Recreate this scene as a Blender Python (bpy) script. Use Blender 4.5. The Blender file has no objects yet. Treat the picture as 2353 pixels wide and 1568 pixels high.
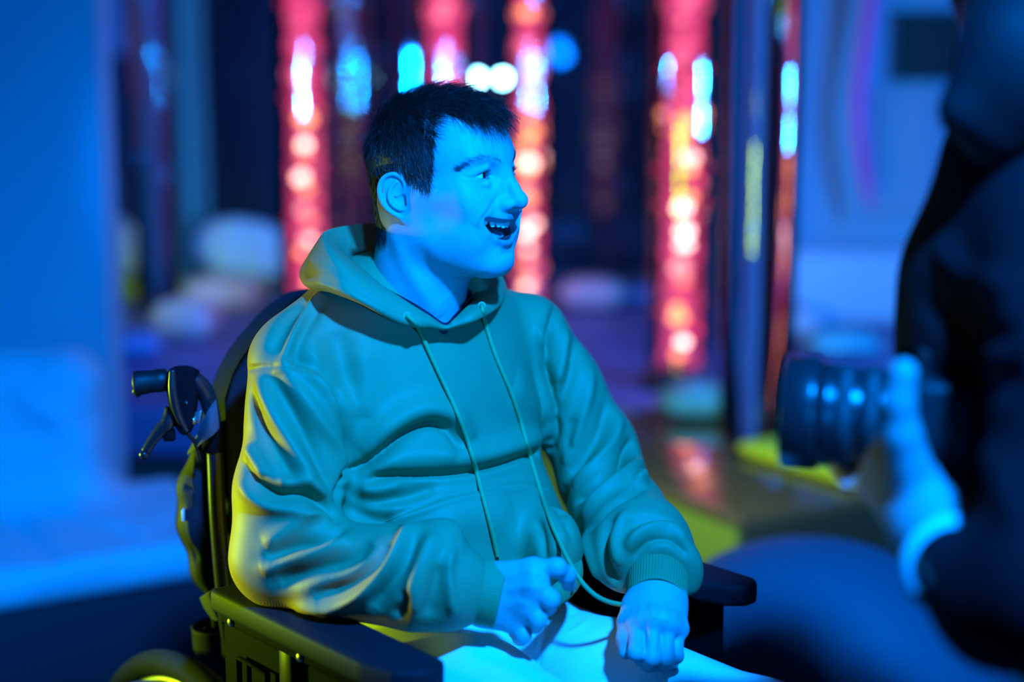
import bpy, bmesh, math, random
import numpy as np
from mathutils import Vector, Matrix
from mathutils.bvhtree import BVHTree

random.seed(7)
rng = np.random.default_rng(7)
scene = bpy.context.scene
COL = scene.collection
PI = math.pi

# ------------------------------------------------------------------ camera
CAM_H, PITCH, FPX = 1.46, math.radians(10.0), 3930.0
cam_data = bpy.data.cameras.new('camera')
cam_data.sensor_width = 36.0
cam_data.lens = FPX * 36.0 / 2353.0
cam_data.clip_start = 0.05
cam_data.dof.use_dof = True
cam_data.dof.focus_distance = 2.13
cam_data.dof.aperture_fstop = 1.3
cam_data.dof.aperture_blades = 0
cam = bpy.data.objects.new('camera', cam_data)
cam.location = (0, 0, CAM_H)
cam.rotation_euler = (PI / 2 - PITCH, 0, 0)
COL.objects.link(cam)
scene.camera = cam

# ------------------------------------------------------------------ world, exposure
world = bpy.data.worlds.new('dim_room_ambient')
world.use_nodes = True
bg = world.node_tree.nodes['Background']
bg.inputs[0].default_value = (0.0, 0.14, 0.8, 1)
bg.inputs[1].default_value = 0.045
scene.world = world
vs = scene.view_settings
vs.view_transform = 'Standard'
vs.look = 'None'
vs.exposure = 0.0
vs.gamma = 1.0
vs.use_curve_mapping = False

# ------------------------------------------------------------------ lamps of the room, and fill lights added for effect
BLUE = (0.0, 0.215, 1.0)
YGREEN = (0.58, 1.0, 0.0)
def area_lamp(name, loc, target, sx, sy, power, color, spread=180):
    d = bpy.data.lights.new(name, 'AREA')
    d.shape = 'RECTANGLE'; d.size = sx; d.size_y = sy
    d.energy = power; d.color = color; d.spread = math.radians(spread)
    o = bpy.data.objects.new(name, d)
    o.location = loc
    o.rotation_euler = (Vector(target) - Vector(loc)).to_track_quat('-Z', 'Y').to_euler()
    COL.objects.link(o)
    return o
area_lamp('blue_lamp_or_fill', (0.65, 0.25, 3.05), (0.0, 2.1, 0.85), 0.16, 0.16, 74, BLUE, 80)
area_lamp('blue_spot_or_fill', (0.42, -0.15, 1.36), (-0.06, 2.15, 1.24), 0.12, 0.12, 1.0, BLUE, 24)  # added narrow beam that lights only head and neck
area_lamp('blue_lamp_or_fill', (-1.35, 0.4, 1.5), (-1.35, 3.7, 0.3), 0.2, 0.2, 1.1, BLUE, 36)  # added fill, brightens the lounge seat
area_lamp('blue_spot_or_fill', (2.2, 3.9, 1.31), (0.0, 5.3, 1.2), 0.10, 0.10, 13, BLUE, 70)
area_lamp('blue_spot_or_fill', (2.2, 3.9, 1.15), (0.0, 5.3, 1.2), 0.10, 0.10, 12, BLUE, 70)
area_lamp('blue_spot_or_fill', (-0.75, 0.6, 1.27), (-0.48, 5.7, 1.15), 0.10, 0.10, 1.6, BLUE, 16)
area_lamp('blue_spot_or_fill', (-0.75, 0.6, 1.08), (-0.48, 5.7, 1.15), 0.10, 0.10, 1.6, BLUE, 16)
area_lamp('blue_lamp_or_fill', (1.9, 3.0, 1.8), (1.6, 6.2, 0.8), 0.25, 0.25, 42, BLUE, 110)
area_lamp('blue_lamp_or_fill', (-1.6, 4.6, 2.3), (-1.1, 6.8, 0.7), 0.2, 0.2, 11, BLUE, 120)  # added fill behind the partition, turns the far-left drapes blue
area_lamp('yellow_lamp_or_fill', (-1.9, 2.45, 0.78), (-0.34, 2.10, 0.83), 0.07, 0.4, 1.7, YGREEN, 24)
area_lamp('yellow_lamp_or_fill', (-1.30, 4.5, 1.15), (-1.25, 6.75, 0.46), 0.05, 0.3, 0.4, YGREEN, 30)  # added fill out of sight behind the partition, yellows the far-left cushion
area_lamp('yellow_lamp_or_fill', (-0.20, 2.95, 0.93), (0.55, 4.1, 0.45), 0.05, 0.4, 3.2, YGREEN, 100)  # added fill hidden behind the seated person, yellows the podium and its cushion

# ------------------------------------------------------------------ helpers: picture <-> place
C10, S10 = math.cos(PITCH), math.sin(PITCH)
def at(px, py, Y):
    """the point at depth Y (metres from the camera) that the photograph shows at pixel (px, py)"""
    a = (px - 1176.5) / FPX; b = (784 - py) / FPX
    dy = C10 + b * S10
    t = Y / dy
    return np.array((a * t, Y, CAM_H + (-S10 + b * C10) * t))
def on_z(px, py, z):
    a = (px - 1176.5) / FPX; b = (784 - py) / FPX
    dy = C10 + b * S10; dz = -S10 + b * C10
    t = (z - CAM_H) / dz
    return np.array((a * t, dy * t, z))
def ray(px, py):
    a = (px - 1176.5) / FPX; b = (784 - py) / FPX
    d = Vector((a, C10 + b * S10, -S10 + b * C10)); d.normalize()
    return d
def to_px(P):
    P = np.atleast_2d(np.asarray(P, float))
    y = P[:, 1] * C10 - (P[:, 2] - CAM_H) * S10
    u = P[:, 1] * S10 + (P[:, 2] - CAM_H) * C10
    return np.stack([1176.5 + FPX * P[:, 0] / y, 784 - FPX * u / y], 1)

# ------------------------------------------------------------------ helpers: materials
def mat(name, color, rough=0.6, metal=0.0, spec=0.5, noise=None, bump=None, sheen=0.0, coat=0.0, emit=None, estr=0.0, sss=0.0, aniso=None):
    m = bpy.data.materials.new(name); m.use_nodes = True
    nt = m.node_tree; b = nt.nodes['Principled BSDF']
    b.inputs['Base Color'].default_value = (*color, 1)
    b.inputs['Roughness'].default_value = rough
    b.inputs['Metallic'].default_value = metal
    b.inputs['Specular IOR Level'].default_value = spec
    if sheen: b.inputs['Sheen Weight'].default_value = sheen
    if coat:
        b.inputs['Coat Weight'].default_value = coat; b.inputs['Coat Roughness'].default_value = 0.08
    if emit:
        b.inputs['Emission Color'].default_value = (*emit, 1); b.inputs['Emission Strength'].default_value = estr
    if sss:
        b.inputs['Subsurface Weight'].default_value = sss
        b.inputs['Subsurface Radius'].default_value = (0.006, 0.003, 0.002)
        b.inputs['Subsurface Scale'].default_value = 1.0
    tc = nt.nodes.new('ShaderNodeTexCoord')
    if noise:
        sc, amt = noise
        n = nt.nodes.new('ShaderNodeTexNoise'); n.inputs['Scale'].default_value = sc; n.inputs['Detail'].default_value = 4
        nt.links.new(tc.outputs['Object'], n.inputs['Vector'])
        mx = nt.nodes.new('ShaderNodeMix'); mx.data_type = 'RGBA'
        mx.inputs[6].default_value = (*[c * (1 - amt) for c in color], 1)
        mx.inputs[7].default_value = (*[min(1, c * (1 + amt)) for c in color], 1)
        nt.links.new(n.outputs['Fac'], mx.inputs[0]); nt.links.new(mx.outputs[2], b.inputs['Base Color'])
    if bump:
        sc, st, dist = bump
        n2 = nt.nodes.new('ShaderNodeTexNoise'); n2.inputs['Scale'].default_value = sc; n2.inputs['Detail'].default_value = 3
        nt.links.new(tc.outputs['Object'], n2.inputs['Vector'])
        bp = nt.nodes.new('ShaderNodeBump'); bp.inputs['Strength'].default_value = st; bp.inputs['Distance'].default_value = dist
        nt.links.new(n2.outputs['Fac'], bp.inputs['Height']); nt.links.new(bp.outputs[0], b.inputs['Normal'])
    return m

# ------------------------------------------------------------------ helpers: objects
def thing(name, label, cat, loc=(0, 0, 0), group=None):
    o = bpy.data.objects.new(name, None); COL.objects.link(o)
    o.location = tuple(loc); o.empty_display_size = 0.05
    o['label'] = label; o['category'] = cat
    if group: o['group'] = group
    return o
def obj(name, V, F, m, parent=None, smooth=True, label=None):
    me = bpy.data.meshes.new(name)
    V = np.asarray(V, float)
    if parent is not None:
        off = np.array(parent_loc(parent)); V = V - off
    me.from_pydata([tuple(v) for v in V], [], [tuple(int(i) for i in f) for f in F])
    me.validate(); me.update()
    ms = m if isinstance(m, (list, tuple)) else [m]
    for q in ms: me.materials.append(q)
    if smooth: me.polygons.foreach_set('use_smooth', [True] * len(me.polygons))
    o = bpy.data.objects.new(name, me); COL.objects.link(o)
    if parent is not None: o.parent = parent
    if label: o['label'] = label
    return o
def parent_loc(p):
    v = Vector((0, 0, 0))
    while p is not None:
        v += p.location; p = p.parent
    return v
def tag(o, label, cat, group=None, kind=None):
    o['label'] = label
    if cat: o['category'] = cat
    if group: o['group'] = group
    if kind: o['kind'] = kind
    return o
def struct(o, label=None):
    o['kind'] = 'structure'
    if label: o['label'] = label
    return o

class MB:
    """collects vertices and faces of ONE piece"""
    def __init__(s): s.V = []; s.F = []
    def add(s, V, F):
        n = len(s.V); s.V += [tuple(v) for v in V]; s.F += [tuple(i + n for i in f) for f in F]; return s
    def build(s, name, m, parent=None, smooth=True, label=None): return obj(name, s.V, s.F, m, parent, smooth, label)

def catmull(pts, n, closed=False):
    P = np.asarray(pts, float); k = len(P)
    if closed: idx = lambda i: i % k; segs = k
    else: idx = lambda i: min(max(i, 0), k - 1); segs = k - 1
    out = []
    T = np.linspace(0, segs, n, endpoint=not closed)
    for t in T:
        i = min(int(t), segs - 1); u = t - i
        p0, p1, p2, p3 = P[idx(i - 1)], P[idx(i)], P[idx(i + 1)], P[idx(i + 2)]
        out.append(0.5 * (2 * p1 + (-p0 + p2) * u + (2 * p0 - 5 * p1 + 4 * p2 - p3) * u * u + (-p0 + 3 * p1 - 3 * p2 + p3) * u ** 3))
    return np.array(out)
def grid_faces(nr, nc, close_c=True, close_r=False):
    F = []
    for i in range(nr if close_r else nr - 1):
        for j in range(nc if close_c else nc - 1):
            a = i * nc + j; b = i * nc + (j + 1) % nc
            c = ((i + 1) % nr) * nc + (j + 1) % nc; d = ((i + 1) % nr) * nc + j
            F.append((a, b, c, d))
    return F
def frames(path):
    P = np.asarray(path, float); n = len(P)
    T = np.gradient(P, axis=0); T /= np.linalg.norm(T, axis=1)[:, None] + 1e-12
    up = np.array((0.0, 0, 1.0))
    if abs(T[0] @ up) > 0.9: up = np.array((1.0, 0, 0))
    N = np.cross(up, T[0]); N /= np.linalg.norm(N); Ns = [N]
    for i in range(1, n):
        v = Ns[-1] - T[i] * (Ns[-1] @ T[i]); v /= np.linalg.norm(v) + 1e-12; Ns.append(v)
    Ns = np.array(Ns); Bs = np.cross(T, Ns)
    return P, T, Ns, Bs
def tube(path, r, seg=12, cap=True, sx=1.0, sy=1.0):
    P, T, N, B = frames(path); n = len(P)
    R = np.full(n, r, float) if np.isscalar(r) else np.interp(np.linspace(0, 1, n), np.linspace(0, 1, len(r)), r)
    a = np.linspace(0, 2 * PI, seg, endpoint=False)
    V = (P[:, None, :] + R[:, None, None] * (np.cos(a)[None, :, None] * N[:, None, :] * sx + np.sin(a)[None, :, None] * B[:, None, :] * sy)).reshape(-1, 3)
    F = grid_faces(n, seg)
    if cap:
        F.append(tuple(range(seg))[::-1]); F.append(tuple((n - 1) * seg + i for i in range(seg)))
    return V, F
def lathe(prof, seg=32, loc=(0, 0, 0), axis=None):
    """prof: (radius, height) pairs; axis: direction of height"""
    a = np.linspace(0, 2 * PI, seg, endpoint=False); V = []
    for r, h in prof:
        for t in a: V.append((r * math.cos(t), r * math.sin(t), h))
    F = grid_faces(len(prof), seg)
    if prof[0][0] > 1e-6: F.append(tuple(range(seg))[::-1])
    if prof[-1][0] > 1e-6: F.append(tuple((len(prof) - 1) * seg + i for i in range(seg)))
    V = np.array(V)
    if axis is not None:
        q = Vector((0, 0, 1)).rotation_difference(Vector(axis).normalized()).to_matrix()
        V = V @ np.array(q).T
    return V + np.array(loc), F
def box(c, s, R=None, bev=0.0, seg=2):
    bm = bmesh.new(); bmesh.ops.create_cube(bm, size=1.0)
    for v in bm.verts: v.co = Vector((v.co.x * s[0], v.co.y * s[1], v.co.z * s[2]))
    if bev > 0:
        bmesh.ops.bevel(bm, geom=bm.edges[:] , offset=bev, segments=seg, affect='EDGES', profile=0.5)
    bm.verts.index_update()
    V = np.array([v.co[:] for v in bm.verts]); F = [tuple(v.index for v in f.verts) for f in bm.faces]; bm.free()
    if R is not None: V = V @ np.asarray(R).T
    return V + np.array(c), F
def prism(poly, h, R=None, o=(0, 0, 0), bev=0.0, seg=2):
    """polygon in local xy extruded along local z by h"""
    bm = bmesh.new(); vs_ = [bm.verts.new((x, y, 0)) for x, y in poly]
    f = bm.faces.new(vs_); r = bmesh.ops.extrude_face_region(bm, geom=[f])
    bmesh.ops.translate(bm, verts=[e for e in r['geom'] if isinstance(e, bmesh.types.BMVert)], vec=(0, 0, h))
    bmesh.ops.recalc_face_normals(bm, faces=bm.faces[:])
    if bev > 0: bmesh.ops.bevel(bm, geom=bm.edges[:], offset=bev, segments=seg, affect='EDGES', profile=0.5)
    bm.verts.index_update()
    V = np.array([v.co[:] for v in bm.verts]); F = [tuple(v.index for v in f.verts) for f in bm.faces]; bm.free()
    if R is not None: V = V @ np.asarray(R).T
    return V + np.array(o), F
def basis(x, y, z): return np.stack([np.asarray(x, float), np.asarray(y, float), np.asarray(z, float)], 1)
def unit(v): v = np.asarray(v, float); return v / np.linalg.norm(v)

# ------------------------------------------------------------------ helpers: clay (distance fields meshed by surface nets)
def smin(a, b, k):
    h = np.maximum(k - np.abs(a - b), 0) / k
    return np.minimum(a, b) - h * h * k * 0.25
def smax(a, b, k):
    h = np.maximum(k - np.abs(a - b), 0) / k
    return np.maximum(a, b) + h * h * k * 0.25
def d_ell(P, c, r, R=None):
    q = P - np.asarray(c, np.float32)
    if R is not None: q = q @ np.asarray(R, np.float32)
    r = np.asarray(r, np.float32)
    k0 = np.linalg.norm(q / r, axis=1); k1 = np.linalg.norm(q / (r * r), axis=1) + 1e-9
    return k0 * (k0 - 1) / k1
def d_cone(P, a, b, ra, rb):
    a = np.asarray(a, np.float32); ba = np.asarray(b, np.float32) - a
    pa = P - a
    t = np.clip(pa @ ba / (ba @ ba), 0, 1)
    return np.linalg.norm(pa - t[:, None] * ba, axis=1) - (ra + t * (rb - ra))
def d_chain(P, pts, rs, k=0.0):
    d = None
    for i in range(len(pts) - 1):
        e = d_cone(P, pts[i], pts[i + 1], rs[i], rs[i + 1])
        d = e if d is None else (np.minimum(d, e) if k == 0 else smin(d, e, k))
    return d
def clay(f, lo, hi, h, m=6, slack=1.7):
    lo = np.asarray(lo, np.float32); hi = np.asarray(hi, np.float32)
    nb = np.ceil((hi - lo) / (h * m)).astype(int)
    n = nb * m
    g = [np.arange(nb[i], dtype=np.float32) * (m * h) + lo[i] + (m - 1) * h / 2 for i in range(3)]
    Cc = np.stack(np.meshgrid(*g, indexing='ij'), -1).reshape(-1, 3)
    fc = np.concatenate([f(Cc[i:i + 400000]) for i in range(0, len(Cc), 400000)])
    act = np.abs(fc) < m * h * 0.87 * slack
    A = np.repeat(np.where(fc < 0, -1e3, 1e3).astype(np.float32)[:, None], m ** 3, 1)
    loc = np.stack(np.meshgrid(*[np.arange(m, dtype=np.float32)] * 3, indexing='ij'), -1).reshape(-1, 3) * h - (m - 1) * h / 2
    ids = np.nonzero(act)[0]; step = max(1, 300000 // m ** 3)
    for i in range(0, len(ids), step):
        s = ids[i:i + step]
        A[s] = f((Cc[s][:, None, :] + loc[None]).reshape(-1, 3).astype(np.float32)).reshape(len(s), -1)
    A = A.reshape(nb[0], nb[1], nb[2], m, m, m).transpose(0, 3, 1, 4, 2, 5).reshape(n)
    s = A < 0
    cnt = np.zeros(tuple(n - 1), np.uint8)
    for dx in (0, 1):
        for dy in (0, 1):
            for dz in (0, 1):
                cnt += s[dx:n[0] - 1 + dx, dy:n[1] - 1 + dy, dz:n[2] - 1 + dz]
    cells = np.argwhere((cnt > 0) & (cnt < 8))
    cid = np.full(tuple(n - 1), -1, np.int32); cid[tuple(cells.T)] = np.arange(len(cells))
    val = {}
    for dx in (0, 1):
        for dy in (0, 1):
            for dz in (0, 1): val[dx, dy, dz] = A[cells[:, 0] + dx, cells[:, 1] + dy, cells[:, 2] + dz]
    acc = np.zeros((len(cells), 3)); w = np.zeros(len(cells))
    for ax in range(3):
        for p in (0, 1):
            for q in (0, 1):
                c0 = [0, 0, 0]; o_ = [i for i in range(3) if i != ax]; c0[o_[0]] = p; c0[o_[1]] = q
                c1 = list(c0); c1[ax] = 1
                a = val[tuple(c0)]; b = val[tuple(c1)]
                x = (a < 0) != (b < 0)
                t = np.where(x, a / np.where(x, a - b, 1), 0)
                pos = np.tile(np.array(c0, float), (len(cells), 1)); pos[:, ax] = t
                acc[x] += pos[x]; w[x] += 1
    V = (cells + acc / w[:, None]) * h + lo
    F = []
    for ax in range(3):
        sl0 = [slice(1, n[i] - 1) for i in range(3)]; sl1 = list(sl0)
        sl0[ax] = slice(0, n[ax] - 1); sl1[ax] = slice(1, n[ax])
        a = s[tuple(sl0)]; b = s[tuple(sl1)]
        e = np.argwhere(a != b)
        fl = a[tuple(e.T)]
        off = np.array([1, 1, 1]); off[ax] = 0
        e = e + off
        u, v = [(1, 2), (2, 0), (0, 1)][ax]
        def cell(du, dv):
            c = e.copy(); c[:, u] -= du; c[:, v] -= dv; return cid[tuple(c.T)]
        Q = np.stack([cell(1, 1), cell(0, 1), cell(0, 0), cell(1, 0)], 1)
        Q[~fl] = Q[~fl][:, ::-1]
        F.append(Q[(Q >= 0).all(1)])
    return V, np.concatenate(F)
def normals(V, F):
    V = np.asarray(V, float); F = np.asarray(F)
    n = np.cross(V[F[:, 2]] - V[F[:, 0]], V[F[:, 3]] - V[F[:, 1]])
    N = np.zeros_like(V)
    for i in range(4): np.add.at(N, F[:, i], n)
    return N / (np.linalg.norm(N, axis=1)[:, None] + 1e-12)
def relax(V, F, it=2, lam=0.5):
    F = np.asarray(F); V = np.asarray(V, float).copy()
    E = np.concatenate([F[:, [0, 1]], F[:, [1, 2]], F[:, [2, 3]], F[:, [3, 0]]])
    deg = np.bincount(E.ravel(), minlength=len(V)).astype(float)[:, None] + 1e-9
    for _ in range(it):
        S = np.zeros_like(V); np.add.at(S, E[:, 0], V[E[:, 1]]); np.add.at(S, E[:, 1], V[E[:, 0]])
        V += lam * (S / deg - V)
    return V
def bvh(V, F): return BVHTree.FromPolygons([tuple(v) for v in V], [tuple(int(i) for i in f) for f in F])
def cast(tree, px, py, fallback=None):
    d = ray(px, py); hit = tree.ray_cast(Vector((0, 0, CAM_H)), d)
    if hit[0] is None: return None
    return np.array(hit[0])
def sculpt(V, F, strokes, scale=1.0, tree=None):
    """strokes: (pixel polyline, width m, height m [, sharp]) are laid on the surface and push it out (+) or in (-) as real relief"""
    tree = tree or bvh(V, F)
    N = normals(V, F); D = np.zeros(len(V))
    for st in strokes:
        pts, w, hgt = st[0], st[1], st[2]
        sharp = st[3] if len(st) > 3 else 0
        pp = catmull(pts, max(8, len(pts) * 6))
        Q = [cast(tree, *p) for p in pp]
        Q = [q for q in Q if q is not None]
        if len(Q) < 2: continue
        Q = np.array(Q); lo = Q.min(0) - 3 * w; hi = Q.max(0) + 3 * w
        sel = np.nonzero(((V > lo) & (V < hi)).all(1))[0]
        if not len(sel): continue
        P = V[sel]; best = np.full(len(sel), 1e9); tt = np.zeros(len(sel))
        nq = len(Q) - 1
        for i in range(nq):
            ba = Q[i + 1] - Q[i]; L = ba @ ba + 1e-12
            if L > 0.0009: continue
            t = np.clip((P - Q[i]) @ ba / L, 0, 1)
            d = np.linalg.norm(P - Q[i] - t[:, None] * ba, axis=1)
            u = d < best; best[u] = d[u]; tt[u] = (i + t[u]) / nq
        taper = np.clip(np.minimum(tt, 1 - tt) * 5, 0, 1) ** 0.7
        if sharp == 1: prof = np.exp(-best / w * 1.6)
        else: prof = np.exp(-(best / w) ** 2)
        D[sel] += hgt * prof * (0.25 + 0.75 * taper) * (best < 3 * w)
    return V + N * D[:, None] * scale
# ================================================================== the room
WALLM = mat('pale_blue_wall_paint', (0.26, 0.48, 0.55), rough=0.8, noise=(3, 0.04), bump=(120, 0.05, 0.001))
FLOORM = mat('dark_vinyl_floor', (0.07, 0.065, 0.05), rough=0.45, noise=(8, 0.15))
def slab(name, x0, x1, y0, y1, z0, z1, m, bev=0.0, parent=None):
    V, F = box(((x0 + x1) / 2, (y0 + y1) / 2, (z0 + z1) / 2), (x1 - x0, y1 - y0, z1 - z0), None, bev); return obj(name, V, F, m, parent, smooth=False)
struct(slab('floor', -4.5, 4.5, -3, 8.2, -0.06, 0, FLOORM))
struct(slab('wall_left', -4.4, -0.985, 4.12, 4.26, 0, 2.9, WALLM))
struct(slab('wall_right', 0.88, 4.4, 6.2, 6.32, 0, 2.9, WALLM))
struct(slab('wall_back', -4.4, 0.95, 7.12, 7.24, 0, 2.9, mat('night_blue_wall_paint', (0.10, 0.11, 0.15), rough=0.85)))
MIR = mat('dim_mirror', (0.035, 0.065, 0.10), rough=0.03, metal=0.55)
MFR = mat('mirror_edging', (0.03, 0.03, 0.035), rough=0.5)
for i, (x0, x1, lab) in enumerate(((-1.22, -0.66, 'tall dim mirror panel on the back wall behind the leftmost lit bubble tube'), (-0.64, 0.02, 'tall dim mirror panel on the back wall behind the laughing head'), (0.04, 0.62, 'tall dim mirror panel on the back wall left of the brightest bubble tube'))):
    mp = thing('mirror_panel', lab, 'mirror', ((x0 + x1) / 2, 7.1, 0.5), 'mirror panels on the back wall')
    slab('glass', x0, x1, 7.085, 7.105, 0.50, 2.7, MIR, 0, mp)
    for n_, b_ in (('edge_strip', (x0 - 0.008, x0 + 0.004, 7.078, 7.112, 0.49, 2.71)), ('edge_strip', (x1 - 0.004, x1 + 0.008, 7.078, 7.112, 0.49, 2.71))): slab(n_, *b_, MFR, 0, mp)

# --- low padded bench along the back, and the wooden podium in front of it
VINYL = mat('blue_violet_vinyl_mat', (0.20, 0.16, 0.34), rough=0.42, noise=(5, 0.1), bump=(60, 0.06, 0.002))
BASEM = mat('dark_plinth', (0.05, 0.05, 0.05), rough=0.7)
bench = thing('padded_bench', 'long low bench with a blue-violet vinyl mat along the mirror wall', 'bench', (-0.4, 5.8, 0))
slab('mat_top', -1.9, 0.86, 4.66, 7.05, 0.30, 0.45, VINYL, 0.03, bench)
slab('mat_top', 0.86, 2.6, 4.66, 6.18, 0.30, 0.45, VINYL, 0.03, bench)
slab('plinth', 0.86, 2.58, 4.72, 6.16, 0.0, 0.30, BASEM, 0.0, bench)
slab('plinth', -1.88, 0.85, 4.72, 7.04, 0.0, 0.30, BASEM, 0.0, bench)
A0 = on_z(1700, 1190, 0.45); Bl = on_z(1460, 1098, 0.45); Br = on_z(2010, 1138, 0.45)
dl = unit((Bl - A0) * (1, 1, 0)); dr = unit((Br - A0) * (1, 1, 0))
Lp = A0 + dl * ((4.64 - A0[1]) / dl[1]); Rp = A0 + dr * ((4.64 - A0[1]) / dr[1])
if Rp[0] > 2.2: Rp = A0 + dr * ((2.2 - A0[0]) / dr[0])
WOOD = mat('varnished_beech', (0.22, 0.115, 0.045), rough=0.10, spec=0.8, noise=(6, 0.10), coat=1.0)
YLIT_SIDE = mat('yellow_lit_laminate', (0.30, 0.31, 0.03), rough=0.5)  # yellow-green lamplight put into this side's colour
pod = thing('podium', 'low wooden podium with glossy top and yellow-lit side below the clear tube', 'podium', (A0[0] + 0.3, 4.2, 0))
poly = [A0[:2], Rp[:2]] + ([(Rp[0], 4.64)] if Rp[1] < 4.6 else []) + [Lp[:2]]
poly = [tuple(p) for p in poly]
V, F = prism(poly, 0.03, None, (0, 0, 0.42), 0.004); obj('top_board', V, F, WOOD, pod)
cen = np.mean(poly, 0)
V, F = prism([tuple(np.array(p) * 0.985 + cen * 0.015) for p in poly], 0.42, None, (0, 0, 0.0), 0.0); obj('plinth', V, F, BASEM, pod)
def facing(a, b, name, m):
    a = np.array(a); b = np.array(b); d = unit(b - a); n = np.array((d[1], -d[0]))
    if n @ (np.array((0, 0)) - a) < 0: n = -n
    c_ = (a + b) / 2 + n * -0.002
    V, F = box((c_[0], c_[1], 0.21), (np.linalg.norm(b - a) - 0.01, 0.016, 0.418), basis((d[0], d[1], 0), (n[0], n[1], 0), (0, 0, 1)), 0.002); return obj(name, V, F, m, pod)
facing(Lp[:2], A0[:2], 'side_board', YLIT_SIDE); facing(A0[:2], Rp[:2], 'side_board', mat('shaded_olive_laminate', (0.06, 0.045, 0.015), rough=0.6))  # left board coloured as lit, right board coloured as shaded

# --- bubble tubes
def glass_wall(blend=0.42, base=0.16):
    m = bpy.data.materials.new('clear_acrylic_wall'); m.use_nodes = True; nt = m.node_tree; nt.nodes.clear()
    o = nt.nodes.new('ShaderNodeOutputMaterial'); mx = nt.nodes.new('ShaderNodeMixShader'); t = nt.nodes.new('ShaderNodeBsdfTransparent'); g = nt.nodes.new('ShaderNodeBsdfGlossy')
    lw = nt.nodes.new('ShaderNodeLayerWeight'); lw.inputs['Blend'].default_value = blend
    t.inputs[0].default_value = (0.93, 0.93, 0.95, 1); g.inputs['Roughness'].default_value = 0.018
    mr = nt.nodes.new('ShaderNodeMapRange'); mr.inputs[3].default_value = base; mr.inputs[4].default_value = 1.0
    nt.links.new(lw.outputs['Fresnel'], mr.inputs[0]); nt.links.new(mr.outputs[0], mx.inputs[0]); nt.links.new(t.outputs[0], mx.inputs[1]); nt.links.new(g.outputs[0], mx.inputs[2]); nt.links.new(mx.outputs[0], o.inputs[0])
    return m
ACR = glass_wall(); ACR2 = glass_wall(0.2, 0.10)
WATER = bpy.data.materials.new('clear_water_column'); WATER.use_nodes = True
_b = WATER.node_tree.nodes['Principled BSDF']; _b.inputs['Transmission Weight'].default_value = 1.0; _b.inputs['IOR'].default_value = 1.33; _b.inputs['Roughness'].default_value = 0.03; _b.inputs['Base Color'].default_value = (0.95, 0.97, 1.0, 1)
def glow(name, col, st):
    m = bpy.data.materials.new(name); m.use_nodes = True; nt = m.node_tree; b = nt.nodes['Principled BSDF']
    b.inputs['Base Color'].default_value = (*[min(1, c) * 0.5 for c in col], 1); b.inputs['Emission Color'].default_value = (*col, 1); b.inputs['Emission Strength'].default_value = st
    b.inputs['Roughness'].default_value = 0.3
    return m
def glow_column(name, col, st):
    """lit, bubbling water: cloudy light, only partly dense"""
    m = bpy.data.materials.new(name); m.use_nodes = True; nt = m.node_tree; nt.nodes.clear()
    o = nt.nodes.new('ShaderNodeOutputMaterial'); mx = nt.nodes.new('ShaderNodeMixShader'); t = nt.nodes.new('ShaderNodeBsdfTransparent'); e = nt.nodes.new('ShaderNodeEmission')
    tc = nt.nodes.new('ShaderNodeTexCoord'); n = nt.nodes.new('ShaderNodeTexNoise'); n.inputs['Scale'].default_value = 14; n.inputs['Detail'].default_value = 3
    r = nt.nodes.new('ShaderNodeMapRange'); r.inputs[1].default_value = 0.38; r.inputs[2].default_value = 0.62; r.inputs[3].default_value = 0.15; r.inputs[4].default_value = 0.85
    nt.links.new(tc.outputs['Object'], n.inputs['Vector']); nt.links.new(n.outputs['Fac'], r.inputs[0]); nt.links.new(r.outputs[0], mx.inputs[0])
    e.inputs[0].default_value = (*col, 1); e.inputs[1].default_value = st
    nt.links.new(t.outputs[0], mx.inputs[1]); nt.links.new(e.outputs[0], mx.inputs[2]); nt.links.new(mx.outputs[0], o.inputs[0])
    return m
COLUMN = glow_column('red_lit_water', (1.0, 0.075, 0.28), 1.2)
BUB = [glow('bubble_red_light', (1.0, 0.05, 0.14), 1.5), glow('bubble_rose_light', (1.0, 0.16, 0.24), 2.2), glow('bubble_amber_light', (1.0, 0.30, 0.10), 4.0), glow('bubble_white_light', (1.0, 0.52, 0.42), 7.5)]
def ico(r=1.0):
    bm = bmesh.new(); bmesh.ops.create_icosphere(bm, subdivisions=2, radius=r); bm.verts.index_update()
    V = np.array([v.co[:] for v in bm.verts]); F = [tuple(v.index for v in f.verts) for f in bm.faces]; bm.free(); return V, F
BUBV, BUBF = ico()
BUBME = []
for m in BUB:
    me = bpy.data.meshes.new('bubble'); me.from_pydata([tuple(v) for v in BUBV], [], BUBF); me.materials.append(m)
    me.polygons.foreach_set('use_smooth', [True] * len(me.polygons)); BUBME.append(me)
COLLAR = mat('dark_tube_collar', (0.03, 0.03, 0.035), rough=0.4)
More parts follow.
